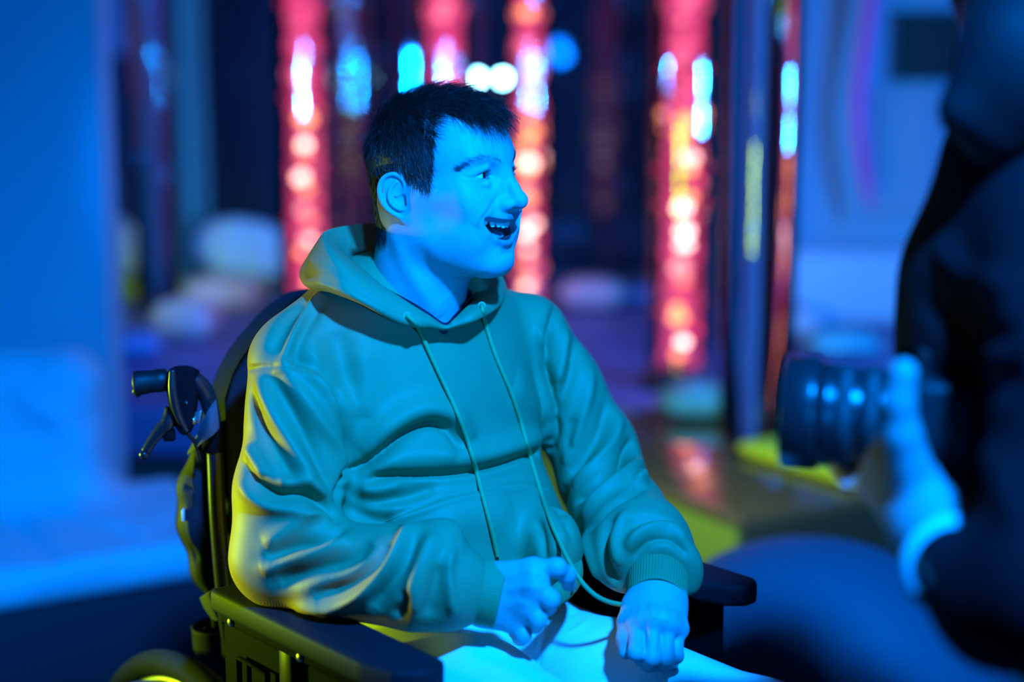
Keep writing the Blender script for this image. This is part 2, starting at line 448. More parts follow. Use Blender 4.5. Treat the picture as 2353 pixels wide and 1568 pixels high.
def bubble_tube(px, Y, R, label, lit, z0=0.45, top=2.35, collar=True, nb=30, seed=1):
    X = (px - 1176.5) / FPX * (Y * C10 + (CAM_H - 0.9) * S10)
    t = thing('bubble_tube', label, 'bubble tube', (X, Y, z0), 'bubble tubes')
    rnd = random.Random(seed)
    if lit:
        V, F = lathe([(R, 0.0), (R, top - z0)], 48, (X, Y, z0)); F = F[:-2]; obj('acrylic_wall', V, F, ACR, t)
        n = 60; prof = [(R * (0.56 + 0.06 * math.sin(i * 1.9) + 0.04 * rnd.uniform(-1, 1)), 0.06 + (top - z0 - 0.08) * i / n) for i in range(n + 1)]
        V, F = lathe(prof, 28, (X, Y, z0)); obj('lit_water', V, F[:-2], COLUMN, t)
        for i in range(nb):
            u = (i + rnd.uniform(0.25, 0.75)) / nb; z = 0.09 + u * (1.52 - z0); zz = z0 + z
            p = rnd.random(); main = i % 3 != 2
            if zz < 1.16: k = (3 if p < 0.6 else 2) if main else 0
            elif zz < 1.26: k = 2 if main and p < 0.7 else 1
            else: k = (1 if p < 0.65 else (2 if p > 0.93 else 0)) if main else 0
            r = rnd.uniform(0.016, 0.024) if main else rnd.uniform(0.009, 0.015)
            a = rnd.uniform(0, 2 * PI); q = R * (0.16 if main else 0.5) * math.sqrt(rnd.random())
            o = bpy.data.objects.new('bubble', BUBME[k]); COL.objects.link(o); o.parent = t
            o.location = (q * math.cos(a), q * math.sin(a) - R * 0.40, z); o.scale = (r * rnd.uniform(1.0, 1.4), r, r * rnd.uniform(0.8, 1.1))
    else:
        V, F = lathe([(R, 0.0), (R, top - z0)], 64, (X, Y, z0)); o = obj('water_filled_tube', V, F, WATER, t)
        for p in o.data.polygons:
            if len(p.vertices) > 4: p.use_smooth = False
        V, F = lathe([(R * 1.05, 0.0), (R * 1.05, top - z0)], 48, (X, Y, z0)); obj('acrylic_wall', V, F[:-2], ACR2, t)
    if collar:
        V, F = lathe([(R * 1.02, 0.0), (R * 1.22, 0.0), (R * 1.22, 0.012), (R * 1.10, 0.02), (R * 1.10, 0.05), (R * 1.02, 0.055)], 48, (X, Y, z0)); obj('collar', V, F[:-2], COLLAR, t)
    return t
bubble_tube(705, 5.6, 0.092, 'red lit bubble tube left of the laughing head', True, seed=3)
bubble_tube(1025, 5.35, 0.094, 'red lit bubble tube rising straight behind the top of the head', True, seed=4)
bubble_tube(1215, 6.25, 0.080, 'slim red lit bubble tube beside the nose of the laughing face', True, seed=5)
bubble_tube(1567, 4.95, 0.094, 'widest red lit bubble tube standing to the right of the hoodie', True, seed=6)
bubble_tube(1745, 4.32, 0.090, 'clear water-filled tube on the podium right of the widest red tube', False, collar=False)
bubble_tube(806, 6.05, 0.092, 'clear water-filled tube just right of the leftmost lit tube', False)
bubble_tube(358, 6.3, 0.078, 'clear water-filled tube near the pale left wall', False)

# --- added twin blue spotlights on the mirror wall, standing in for mirrored lamps
REFLG = glow('blue_reflection_glow', (0.25, 0.75, 1.0), 46.0)
for px, lab in ((1097, 'left one of two added blue glows standing in for lamp reflections above the laughing head'), (1155, 'right one of two added blue glows standing in for lamp reflections above the laughing head')):
    c_ = at(px, 180, 6.9); t = thing('reflection_standin', lab, 'reflection_standin', c_, 'blue stand-ins for lamp reflections')
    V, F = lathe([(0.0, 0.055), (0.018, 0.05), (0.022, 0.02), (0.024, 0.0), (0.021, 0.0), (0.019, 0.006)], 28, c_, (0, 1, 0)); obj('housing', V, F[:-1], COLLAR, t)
    V, F = lathe([(0.0, 0.0), (0.010, 0.0008), (0.0185, 0.004)], 24, c_ + np.array((0, 0.001, 0)), (0, 1, 0)); obj('reflection_glow', V, F[:-1], REFLG, t)
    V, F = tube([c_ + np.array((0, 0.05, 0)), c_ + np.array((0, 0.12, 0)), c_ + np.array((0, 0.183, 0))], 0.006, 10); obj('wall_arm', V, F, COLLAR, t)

# --- cushions
def cushion(name, px, Y, z0, w_, h_, dp, rz, m, label, group='soft cushions around the bubble tubes', e=0.55, tilt=0.0, roll=0.0):
    """a stuffed cushion resting on height z0"""
    V = []; n1, n2 = 24, 36
    sg = lambda v, p: math.copysign(abs(v) ** p, v)
    for i in range(n1 + 1):
        a = -PI / 2 + PI * i / n1
        for j in range(n2):
            b = 2 * PI * j / n2
            k = 1 + 0.03 * math.sin(5 * b + px) * math.cos(a)
            V.append((sg(math.cos(a), 0.9) * sg(math.cos(b), e) * w_ / 2 * k, sg(math.cos(a), 0.9) * sg(math.sin(b), e) * dp / 2 * k, math.sin(a) * h_ / 2))
    R = Matrix.Rotation(rz, 3, 'Z') @ Matrix.Rotation(tilt, 3, 'X') @ Matrix.Rotation(roll, 3, 'Y')
    V = np.array(V) @ np.array(R).T
    zc = z0 - V[:, 2].min()
    X = (px - 1176.5) / FPX * (Y * C10 + (CAM_H - zc) * S10)
    o = obj(name, V, grid_faces(n1 + 1, n2), m); o.location = (X, Y, zc)
    return tag(o, label, 'cushion', group)
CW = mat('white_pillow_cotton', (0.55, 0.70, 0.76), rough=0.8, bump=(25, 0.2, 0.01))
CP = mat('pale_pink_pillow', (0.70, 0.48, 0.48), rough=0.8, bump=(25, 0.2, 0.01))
CY = mat('bright_yellow_vinyl', (0.85, 0.80, 0.03), rough=0.45)
CT = mat('teal_cushion_fabric', (0.14, 0.45, 0.42), rough=0.6)
CB = mat('blue_cushion_fabric', (0.12, 0.22, 0.45), rough=0.7)
cushion('flat_cushion', 436, 6.78, 0.45, 0.66, 0.06, 0.30, 0.02, CY, 'flat yellow cushion lying on the bench at the far left', e=0.35)
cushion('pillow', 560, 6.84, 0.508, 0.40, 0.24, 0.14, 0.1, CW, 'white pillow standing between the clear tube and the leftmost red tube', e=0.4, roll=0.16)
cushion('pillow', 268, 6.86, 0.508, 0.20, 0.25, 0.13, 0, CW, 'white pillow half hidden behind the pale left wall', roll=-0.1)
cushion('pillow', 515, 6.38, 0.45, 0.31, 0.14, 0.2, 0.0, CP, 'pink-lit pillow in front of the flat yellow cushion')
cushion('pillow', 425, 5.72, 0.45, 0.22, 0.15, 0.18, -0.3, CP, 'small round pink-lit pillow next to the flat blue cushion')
cushion('flat_cushion', 312, 5.42, 0.45, 0.17, 0.09, 0.2, 0.1, CB, 'flat blue cushion beside the pale left wall on the bench')
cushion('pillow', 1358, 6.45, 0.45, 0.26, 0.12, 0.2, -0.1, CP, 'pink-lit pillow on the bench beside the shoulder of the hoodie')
cushion('flat_cushion', 1478, 6.55, 0.45, 0.13, 0.08, 0.2, -0.1, CB, 'dark blue cushion left of the widest red tube')
cushion('flat_cushion', 1628, 4.535, 0.45, 0.27, 0.095, 0.17, 0.0, CT, 'teal pebble-shaped cushion on the podium behind the clear tube')
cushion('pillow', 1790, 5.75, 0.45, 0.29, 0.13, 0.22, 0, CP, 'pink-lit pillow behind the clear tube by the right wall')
cushion('flat_cushion', 1930, 5.45, 0.45, 0.25, 0.09, 0.2, 0.1, CT, 'flat teal cushion behind the black camera lens')
cushion('flat_cushion', 1872, 3.94, 0.45, 0.46, 0.055, 0.15, -1.0, CY, 'bright yellow cushion on the podium below the camera lens', e=0.4)

# --- drapes
def drape(name, px, Y, wd, z0, z1, m, label, waves=3, amp=0.02, lean=0.0, thick=0.006):
    n1, n2 = 24, 48; X = at(px, 300, Y)[0]; V = []
    for s_ in (0, 1):
        for i in range(n1):
            v = i / (n1 - 1); z = z0 + (z1 - z0) * v
            for j in range(n2):
                u = j / (n2 - 1) - 0.5
                V.append((X + u * wd * (0.92 + 0.12 * math.sin(3 * v + px)) + lean * (v - 0.5), Y + amp * math.sin(2 * PI * waves * u + 2 * v) + s_ * thick, z))
    n = n1 * n2; F = grid_faces(n1, n2, False); F += [tuple(k + n for k in f[::-1]) for f in grid_faces(n1, n2, False)]
    for i in range(n1 - 1): F += [(i * n2, (i + 1) * n2, (i + 1) * n2 + n, i * n2 + n), (i * n2 + n2 - 1, i * n2 + n2 - 1 + n, (i + 1) * n2 + n2 - 1 + n, (i + 1) * n2 + n2 - 1)]
    return tag(obj(name, V, F, m), label, 'curtain', 'hanging drapes')
drape('curtain', 436, 7.0, 0.15, 0.46, 2.7, mat('teal_curtain_cloth', (0.16, 0.42, 0.34), rough=0.85), 'teal curtain hanging between the clear tube and the white pillow', 2, 0.015)
drape('curtain', 282, 7.0, 0.12, 0.46, 1.40, mat('dark_curtain_cloth', (0.05, 0.10, 0.16), rough=0.85), 'short dark drape hanging beside the pale left wall', 2, 0.015)
drape('curtain', 330, 7.07, 0.50, 0.46, 2.7, mat('blue_curtain_cloth', (0.20, 0.30, 0.42), rough=0.85), 'wide blue curtain behind the clear tube at the far left', 5, 0.012)
drape('curtain', 812, 6.8, 0.15, 1.42, 2.7, mat('white_drape_cloth', (0.45, 0.48, 0.5), rough=0.85), 'short pale drape hanging above the second clear tube', 1.5, 0.02)

# --- right wall: pink hanging strip, dark picture, pale panel, white mattress
PINK = mat('pink_foam', (0.95, 0.16, 0.60), rough=0.7)
V, F = tube(catmull([at(2012, -90, 5.95), at(2000, 20, 5.95), at(1985, 130, 5.95), at(1974, 240, 5.95), at(1980, 340, 5.95), at(1992, 420, 5.95), at(2000, 475, 5.95)], 40), [0.045, 0.046, 0.046, 0.044, 0.042, 0.036, 0.016], 16, True, 1.0, 0.5)
tag(obj('foam_strip', V, F, PINK), 'curved pink foam strip hanging down the right wall', 'hanging strip')
pic = thing('picture', 'dark green square picture on the right wall', 'picture', at(2135, 105, 6.18))
X0 = at(2055, 105, 6.17)[0]; X1 = at(2222, 105, 6.17)[0]; Z1 = at(2135, 28, 6.17)[2]; Z0 = at(2135, 180, 6.17)[2]
slab('canvas', X0, X1, 6.165, 6.197, Z0, Z1, mat('dark_green_canvas', (0.012, 0.035, 0.025), rough=0.8), 0.002, pic)
for b_ in ((X0 - .008, X0 + .004, Z0 - .008, Z1 + .008), (X1 - .004, X1 + .008, Z0 - .008, Z1 + .008)): slab('frame', b_[0], b_[1], 6.158, 6.198, b_[2], b_[3], MFR, 0.001, pic)
for b_ in ((X0, X1, Z0 - .008, Z0 + .004), (X0, X1, Z1 - .004, Z1 + .008)): slab('frame', b_[0], b_[1], 6.158, 6.198, b_[2], b_[3], MFR, 0.001, pic)
X0 = at(2012, 300, 6.17)[0]; X1 = at(2330, 300, 6.17)[0]; Z1 = at(2135, 205, 6.17)[2]; Z0 = at(2135, 492, 6.17)[2]
tag(slab('wall_board', X0, X1, 6.165, 6.197, Z0, Z1, mat('slate_blue_board', (0.36, 0.44, 0.48), rough=0.8), 0.004), 'slate blue board on the right wall below the dark picture', 'board')
V, F = box((at(2150, 660, 5.95)[0] + 0.1, 6.06, 0.59), (1.25, 0.22, 0.28), None, 0.06, 4); tag(obj('mattress', V, F, CW), 'white mattress standing against the right wall', 'mattress')

# --- the white lounge seat at the left
def seat_sdf(P):
    P = P.astype(np.float32)
    def rb(c_, h_, r_, R=None):
        q = P - np.asarray(c_, np.float32)
        if R is not None: q = q @ np.asarray(R, np.float32)
        q = np.abs(q) - np.asarray(h_, np.float32) + r_
        return np.linalg.norm(np.maximum(q, 0), axis=1) + np.minimum(q.max(1), 0) - r_
    a = rb((-1.28, 3.54, 0.345), (0.70, 0.30, 0.048), 0.045, np.array(Matrix.Rotation(0.55, 3, 'Z')))
    b = rb((-1.62, 3.93, 0.50), (0.66, 0.11, 0.25), 0.09)
    return smin(a, b, 0.10)
SV, SF = clay(seat_sdf, (-2.45, 2.75, 0.1), (-0.4, 4.25, 0.82), 0.014)
SV = SV + 0.0
SV = sculpt(SV, SF, [([(20, 1180), (60, 1230), (120, 1290)], 0.02, -0.012), ([(150, 1150), (210, 1190), (300, 1200)], 0.03, 0.012), ([(40, 900), (130, 960), (220, 1050)], 0.03, 0.014), ([(10, 1000), (110, 1000), (230, 960)], 0.025, -0.012),
    ([(90, 850), (180, 880), (240, 860)], 0.03, 0.01), ([(250, 1220), (340, 1230), (420, 1180)], 0.03, -0.012), ([(60, 1340), (160, 1310), (250, 1290)], 0.03, 0.01)])
ls = thing('lounge_seat', 'low white cloth-covered lounge seat against the pale left wall', 'seat', (-1.3, 3.5, 0))
obj('cover', SV, SF, CW, ls)
V, F = box((-1.28, 3.54, 0.15), (1.36, 0.56, 0.295), np.array(Matrix.Rotation(0.55, 3, 'Z')), 0.02); obj('base', V, F, mat('navy_base_fabric', (0.014, 0.017, 0.03), rough=0.8), ls)

# --- the dark blue floor cushion in front of the podium
def bean_sdf(P):
    P = P.astype(np.float32)
    c_ = at(1905, 1560, 2.95)
    q = (P - c_.astype(np.float32)) @ np.array(Matrix.Rotation(-0.25, 3, 'Z'), np.float32)
    d = d_ell(q, (0, 0, -0.10), (0.37, 0.28, 0.32))
    e = d_ell(q, (-0.05, 0.02, 0.05), (0.24, 0.22, 0.175))
    d = smin(d, e, 0.12)
    return smax(d, 0.012 - P[:, 2], 0.03)
_c = at(1925, 1560, 2.95)
V, F = clay(bean_sdf, (_c[0] - 0.50, _c[1] - 0.40, 0.0), (_c[0] + 0.50, _c[1] + 0.40, _c[2] + 0.30), 0.012)
V = sculpt(V, F, [([(1750, 1530), (1830, 1500), (1900, 1490)], 0.02, -0.006), ([(1700, 1480), (1800, 1450), (1880, 1460)], 0.03, 0.006)])
tag(obj('floor_cushion', V, F, mat('navy_cushion_cloth', (0.11, 0.135, 0.18), rough=0.75, bump=(300, 0.2, 0.001))), 'large dark blue floor cushion in front of the podium', 'cushion')
# ================================================================== the laughing person: head
SKIN = mat('skin', (0.55, 0.40, 0.40), rough=0.52, spec=0.35, noise=(90, 0.06), bump=(900, 0.15, 0.0006))
MOUTH = mat('mouth_lining', (0.25, 0.06, 0.07), rough=0.35)
LIP = mat('lip', (0.46, 0.30, 0.33), rough=0.4)
_nt = SKIN.node_tree; _bs = _nt.nodes['Principled BSDF']          # freckles
_src = _bs.inputs['Base Color'].links[0].from_socket
_tc = _nt.nodes.new('ShaderNodeTexCoord'); _vo = _nt.nodes.new('ShaderNodeTexVoronoi'); _vo.inputs['Scale'].default_value = 240
_nn = _nt.nodes.new('ShaderNodeTexNoise'); _nn.inputs['Scale'].default_value = 40
_m1 = _nt.nodes.new('ShaderNodeMapRange'); _m1.inputs[1].default_value = 0.10; _m1.inputs[2].default_value = 0.20; _m1.inputs[3].default_value = 1.0; _m1.inputs[4].default_value = 0.0
_m2 = _nt.nodes.new('ShaderNodeMapRange'); _m2.inputs[1].default_value = 0.46; _m2.inputs[2].default_value = 0.60; _m2.inputs[4].default_value = 0.45
_mu = _nt.nodes.new('ShaderNodeMath'); _mu.operation = 'MULTIPLY'
_mx = _nt.nodes.new('ShaderNodeMix'); _mx.data_type = 'RGBA'; _mx.inputs[7].default_value = (0.22, 0.12, 0.10, 1)
for _a, _b2 in ((_tc.outputs['Object'], _vo.inputs['Vector']), (_tc.outputs['Object'], _nn.inputs['Vector']), (_vo.outputs['Distance'], _m1.inputs[0]), (_nn.outputs['Fac'], _m2.inputs[0]), (_m1.outputs[0], _mu.inputs[0]), (_m2.outputs[0], _mu.inputs[1]), (_mu.outputs[0], _mx.inputs[0]), (_src, _mx.inputs[6]), (_mx.outputs[2], _bs.inputs['Base Color'])): _nt.links.new(_a, _b2)
yaw, pit, rol = math.radians(31), math.radians(6.5), math.radians(0)
_f = np.array((math.cos(pit) * math.cos(yaw), -math.cos(pit) * math.sin(yaw), math.sin(pit)))
_l = np.array((math.sin(yaw), math.cos(yaw), 0.0))
_u = np.cross(_f, _l); 
if _u[2] < 0: _u = -_u
_l, _u = _l * math.cos(rol) + _u * math.sin(rol), _u * math.cos(rol) - _l * math.sin(rol)
HR = basis(_f, _l, _u) * 0.001
HO = at(944, 459, 2.10) + HR @ np.array((0, 72, 0))
def h2w(P): return np.asarray(P, float) @ HR.T + HO
def w2h(P): return (np.asarray(P, float) - HO) @ (HR * 1e6)
EYE_C = np.array((71.5, 31.5, 21.0))

NK0 = w2h(at(968, 500, 2.15)); NK1 = w2h(at(968, 620, 2.17)); NK2 = w2h(at(955, 800, 2.19))
UPL = [(95.5, 0, -32.0), (94, 9, -31.3), (87, 21, -34), (74.5, 34, -41), (56, 45, -49.5)]
LOL = [(87.5, 0, -65), (86, 9, -64.5), (82.5, 19, -62.5), (73.5, 33, -56.5), (56, 45, -51)]
HELIX = catmull([(7, 3, -2), (11, 11, 0), (11, 21, 1), (3, 30.5, 2), (-9, 29, 2.5), (-16.5, 18, 3), (-18, 4, 3), (-14.5, -9, 2.4), (-7, -20, 1.4), (0, -27, 0.8)], 30)
HELR = np.interp(np.linspace(0, 1, 30), [0, 0.2, 0.5, 0.8, 1], [2.0, 2.6, 2.9, 2.7, 1.6])
ANTI = catmull([(3, 20, 1), (-5, 14, 2), (-8.5, 4, 2.6), (-7, -6, 2.6), (-1, -13.5, 2.2), (4, -15, 1.5)], 16)
ANTR = np.interp(np.linspace(0, 1, 16), [0, 0.4, 1], [1.6, 2.8, 2.6])
def mouth_space(Q): return np.stack([Q[:, 0], np.abs(Q[:, 1]), Q[:, 2] - 0.0085 * Q[:, 1] ** 2], 1)
def d_mouth(M, Q, g=0.0):
    cav = d_ell(M, (66, 0, -48.5), (46 + g, 48 + g, 14.8 + g))
    return smax(cav, 42 - Q[:, 0], 6)
def head_sdf(P):
    P = P.astype(np.float32)
    Q = P.copy(); Q[:, 1] = np.abs(Q[:, 1])          # the two halves of the head mirror each other
    E = lambda c, r, R=None: d_ell(Q, c, r, R)
    d = E((0, 0, 46), (95, 73, 78))
    d = smin(d, E((-42, 0, -4), (46, 54, 56)), 20)
    d = smin(d, E((46, 0, 42), (48, 56, 54)), 22)     # forehead
    d = smin(d, E((42, 0, -8), (54, 56, 70)), 22)     # middle of the face
    d = smin(d, d_cone(Q, (8, 50, -2), (12, 46, -52), 17, 22), 24)
    d = smin(d, d_cone(Q, (8, 48, -54), (62, 16, -86), 22, 19), 24)
    d = smin(d, E((69, 0, -87), (20, 22, 19)), 14)    # chin
    d = smin(d, E((44, 33, -42), (40, 31, 42)), 22)   # cheek
    d = smin(d, E((67, 39, -16), (20, 20, 18)), 16)   # apple of the cheek, raised by the laugh
    d = smin(d, d_cone(Q, (60, 50, 0), (10, 60, 2), 12, 10), 26)
    d = smin(d, d_cone(Q, (87, 6, 40), (72, 43, 43), 8.5, 8), 12)  # brow ridge
    d = smin(d, E((69, 0, -36), (28, 37, 24)), 12)    # muzzle
    d = smax(d, -d_ell(Q, (91, 33, 20), (12, 17, 12)), 14)         # eye socket
    d = smin(d, E((88, 0, 26), (9, 12, 16)), 8)       # root of the nose
    # nose
    n = d_chain(Q, [(89, 0, 34), (95, 0, 20), (104, 0, 2), (110, 0, -11)], [7, 7, 8, 9.5], 4)
    n = smin(n, d_ell(Q, (111, 0, -15), (11, 11, 10)), 6)
    n = smin(n, d_ell(Q, (99, 13.5, -18), (10.5, 7, 7.5)), 6)
    n = smin(n, d_cone(Q, (86, 14, 6), (94, 12, -14), 7, 7), 10)
    d = smin(d, n, 7)
    d = smax(d, -d_ell(Q, (105, 7.5, -25), (7, 3.6, 4.2)), 2.5)
    # eyelids and the slit between them
    ec = EYE_C.astype(np.float32)
    lid = d_ell(Q, ec + np.array((0, 0, 0.5), np.float32), (15.2, 17, 13.5))
    d = smin(d, lid, 5)
    d = smin(d, d_chain(Q, [(83, 19, 26), (86.5, 30, 30), (78, 43, 27), (67, 50, 21)], [3, 3.4, 3.4, 3], 2), 5)   # fold of the upper lid
    d = smin(d, d_chain(Q, [(83, 20, 13), (86, 31, 10), (77, 43, 12)], [3, 3.5, 3], 2), 6)                       # bag under the eye
    y = Q[:, 1] - 31.5; z = Q[:, 2] - 20.5 - 0.02 * y
    slit = np.maximum(np.hypot(y, z + 23.5) - 27.6, np.hypot(y, z - 28) - 31.2)
    slit = np.maximum(slit, 74 - Q[:, 0])
    d = smax(d, -slit, 1.6)
    # the open mouth: a smile, corners pulled up
    M = mouth_space(Q)
    d = smin(d, d_chain(M, UPL, [4.2, 4.2, 3.8, 3.0, 2.4], 2), 6)
    d = smin(d, d_chain(M, LOL, [5.0, 4.9, 4.4, 3.4, 2.6], 2), 6)
    d = smax(d, -d_mouth(M, Q), 3)
    d = smax(d, -d_chain(M, [(89, 20, -17), (85, 29, -27), (68, 46, -43), (58, 50, -57)], [0.8, 1.8, 2.4, 1.2]), 5)   # laugh line
    d = smax(d, -d_ell(Q, (89, 0, -78), (5, 16, 3)), 6)           # hollow above the chin
    d = smax(d, -d_cone(Q, (104, 0, -30), (102, 0, -35), 1.5, 1.5), 4)
    # neck and the soft part under the chin
    nk = d_chain(P, [NK0, NK1, NK2], [52, 57, 64], 20)
    nk = smin(nk, d_ell(P, (20, 0, -76), (52, 44, 28)), 22)
    d = smin(d, nk, 20)
    # ears
    u = (Q[:, 0] + 15); v = (Q[:, 2] - 3)
    c_, s_ = math.cos(0.22), math.sin(0.22)
    uu = u * c_ + v * s_; vv = -u * s_ + v * c_
    ww = Q[:, 1] - (76 - 0.42 * uu)
    ww = ww * 0.92
    W = np.stack([uu, vv, ww], 1)
    e = d_ell(W, (-1, 2, -1.5), (17, 30, 3.2))
    e = smin(e, d_ell(W, (4, -24, -0.5), (8.5, 9.5, 3.6)), 6)
    e = smax(e, -d_ell(W, (2, 1, 3.5), (12, 23, 5)), 4)
    hel = d_chain(W, HELIX, HELR) if True else d_chain(W, [(7, 3, -2), (11, 11, 0), (11, 21, 1), (3, 30.5, 2), (-9, 29, 2.5), (-16.5, 18, 3), (-18, 4, 3), (-14.5, -9, 2.4), (-7, -20, 1.4)], [2.2, 2.6, 2.8, 3, 3, 3, 3, 2.8, 2.4])
    e = smin(e, hel, 2.0)
    e = smin(e, d_chain(W, ANTI, ANTR), 2.5)
    e = smin(e, d_chain(W, [(6, 3, 0), (-2, 3.5, 0.4)], [2.2, 1.6]), 2.5)
    e = smin(e, d_ell(W, (10.5, -6, 0.5), (4, 6, 4.2)), 4)        # tragus
    d = smin(d, e, 3.0)
    d = smax(d, -d_ell(W, (3.5, -4, 2.5), (6, 8, 5)), 3)      # hollow of the ear
    return d

HV, HF = clay(head_sdf, (-108, -104, -200), (136, 104, 142), 1.35)
HV = relax(HV, HF, 1, 0.4)
hv_local = HV.copy()
HW = h2w(HV)
HW = sculpt(HW, HF, [
    # creases of the laugh
    ([(1150, 447), (1132, 468), (1115, 492), (1102, 512), (1099, 535), (1104, 560)], 0.0030, -0.0016),
    ([(1128, 470), (1108, 498), (1092, 522)], 0.008, 0.0020),
    ([(1095, 408), (1080, 409), (1062, 404)], 0.0016, -0.0008), ([(1090, 415), (1074, 420), (1058, 419)], 0.0016, -0.0007),
    ([(1118, 418), (1102, 421), (1086, 420)], 0.002, -0.0007),
    # muscle that runs from behind the ear to the breastbone
    ([(905, 540), (935, 610), (985, 690), (1010, 730)], 0.012, 0.004), ([(960, 560), (990, 630), (1020, 690)], 0.012, -0.003),
    ([(1010, 610), (1070, 634), (1130, 632)], 0.006, -0.0015),
])
c = HV[HF].mean(1).astype(np.float32)
cM = mouth_space(c)
in_mouth = (d_mouth(cM, c, 1.0) < 0) & (c[:, 0] < 87 - 0.012 * c[:, 1] ** 2)
on_lip = (np.minimum(d_chain(cM, np.array(UPL) + (1.5, 0, 0), [4.4, 4.4, 3.9, 3.1, 2.4]), d_chain(cM, np.array(LOL) + (1.5, 0, 0), [5.0, 4.9, 4.4, 3.4, 2.6])) < 0.4) & (c[:, 0] > 56)
# ------------------------------------------------------------------ eyes, teeth, tongue, hair
person = thing('person', 'laughing person in a mustard hoodie and white trousers seated in the wheelchair', 'person', HO * np.array((1, 1, 0)) + np.array((0, 0, 0.02)))
EYE_W = mat('eye_white', (0.80, 0.80, 0.80), rough=0.12, spec=0.6)
EYE_I = mat('iris', (0.022, 0.018, 0.014), rough=0.1, spec=0.7)
EYE_P = mat('pupil', (0.004, 0.004, 0.004), rough=0.06, spec=0.8)
TOOTH = mat('tooth_enamel', (0.82, 0.80, 0.70), rough=0.16, spec=0.6)
GUM = mat('gum', (0.50, 0.27, 0.32), rough=0.25)
TONGUE = mat('tongue', (0.52, 0.29, 0.34), rough=0.3, bump=(700, 0.3, 0.001))
HAIR = mat('dark_brown_hair', (0.028, 0.020, 0.018), rough=0.38, spec=0.7)

def eyeball(sgn):
    g = unit((0.955, 0.26 if sgn < 0 else 0.1, -0.03)); V = []; mi = []
    n1, n2 = 36, 40
    for i in range(n1 + 1):
        a = PI * i / n1; r = 12.5
        if a < 0.52: r += 0.9 * (1 - (a / 0.52) ** 2)        # bulge of the cornea
        for j in range(n2):
            b = 2 * PI * j / n2; V.append((r * math.sin(a) * math.cos(b), r * math.sin(a) * math.sin(b), r * math.cos(a)))
    F = grid_faces(n1 + 1, n2)
    q = np.array(Vector((0, 0, 1)).rotation_difference(Vector(g)).to_matrix())
    V = np.array(V) @ q.T + EYE_C * (1, sgn, 1)
    o = obj('eye', h2w(V), F, [EYE_W, EYE_I, EYE_P], person)
    o.data.polygons.foreach_set('material_index', [2 if i // n2 < 3 else (1 if i // n2 < 6 else 0) for i in range(len(F))])
eyeball(-1); eyeball(1)

def arch(y): return 90.0 - 0.0185 * y * y
def tooth(y, w, hgt, z0, up, x_off=0.0):
    """one tooth, rounded towards its edge; z0 = height of its biting edge"""
    prof = [(0.0, 0.30), (0.06, 0.74), (0.25, 0.95), (0.55, 1.0), (0.8, 0.90), (1.0, 0.72)]
    V = []; seg = 12
    sl = math.atan(2 * 0.0185 * y)
    for t, s in prof:
        for k in range(seg):
            a = 2 * PI * k / seg
            cx = abs(math.cos(a)) ** 0.55 * math.copysign(1, math.cos(a)); sy = abs(math.sin(a)) ** 0.55 * math.copysign(1, math.sin(a))
            lx = 2.6 * cx * (0.55 + 0.45 * t); ly = w / 2 * sy * s
            x = arch(y) - 2.6 + x_off + lx * math.cos(sl) + ly * math.sin(sl) * -math.copysign(1, 1)
            yy = y + ly * math.cos(sl) + lx * math.sin(sl)
            z = z0 + 0.0085 * y * y + up * t * hgt
            V.append((x, yy, z))
    F = grid_faces(len(prof), seg); F.append(tuple(range(seg))[::-1]); F.append(tuple((len(prof) - 1) * seg + i for i in range(seg)))
    return h2w(V), F
y = 0.25
for w, hg, dz in [(8.4, 14.5, 0), (7.0, 13.5, 0.8), (7.6, 14, 0.1), (7.2, 12.0, 1.1), (7.2, 11, 1.8), (8.6, 10, 2.4)]:
    for sg in (1, -1):
        V, F = tooth(sg * (y + w / 2), w * 1.0, hg, -46.8 + dz, 1); obj('tooth', V, F, TOOTH, person)
    y += w * 0.96
y = 0.2
for w in (5.2, 5.6, 6.4):
    for sg in (1, -1):
        V, F = tooth(sg * (y + w / 2), w * 0.93, 8.5, -62.5, -1, -6.5); obj('tooth', V, F, TOOTH, person)
    y += w
gp = [h2w((arch(t) - 3.0, t, -36 + 0.0085 * t * t)) for t in np.linspace(-40, 40, 25)]
V, F = tube(gp, 0.0050, 10); obj('gum', V, F, GUM, person)
tv = []; 
for i in range(17):
    a = PI * i / 16
    for j in range(24):
        b = 2 * PI * j / 24
        p = np.array((24 * math.cos(a), 29 * math.sin(a) * math.cos(b), 7.5 * math.sin(a) * math.sin(b)))
        p[2] += -1.8 * math.exp(-(p[1] / 3.0) ** 2) * (p[2] > 0) - 0.008 * (p[0]) ** 2
        tv.append(h2w(p + np.array((55, 0, -53.0))))
obj('tongue', tv, grid_faces(17, 24), TONGUE, person)

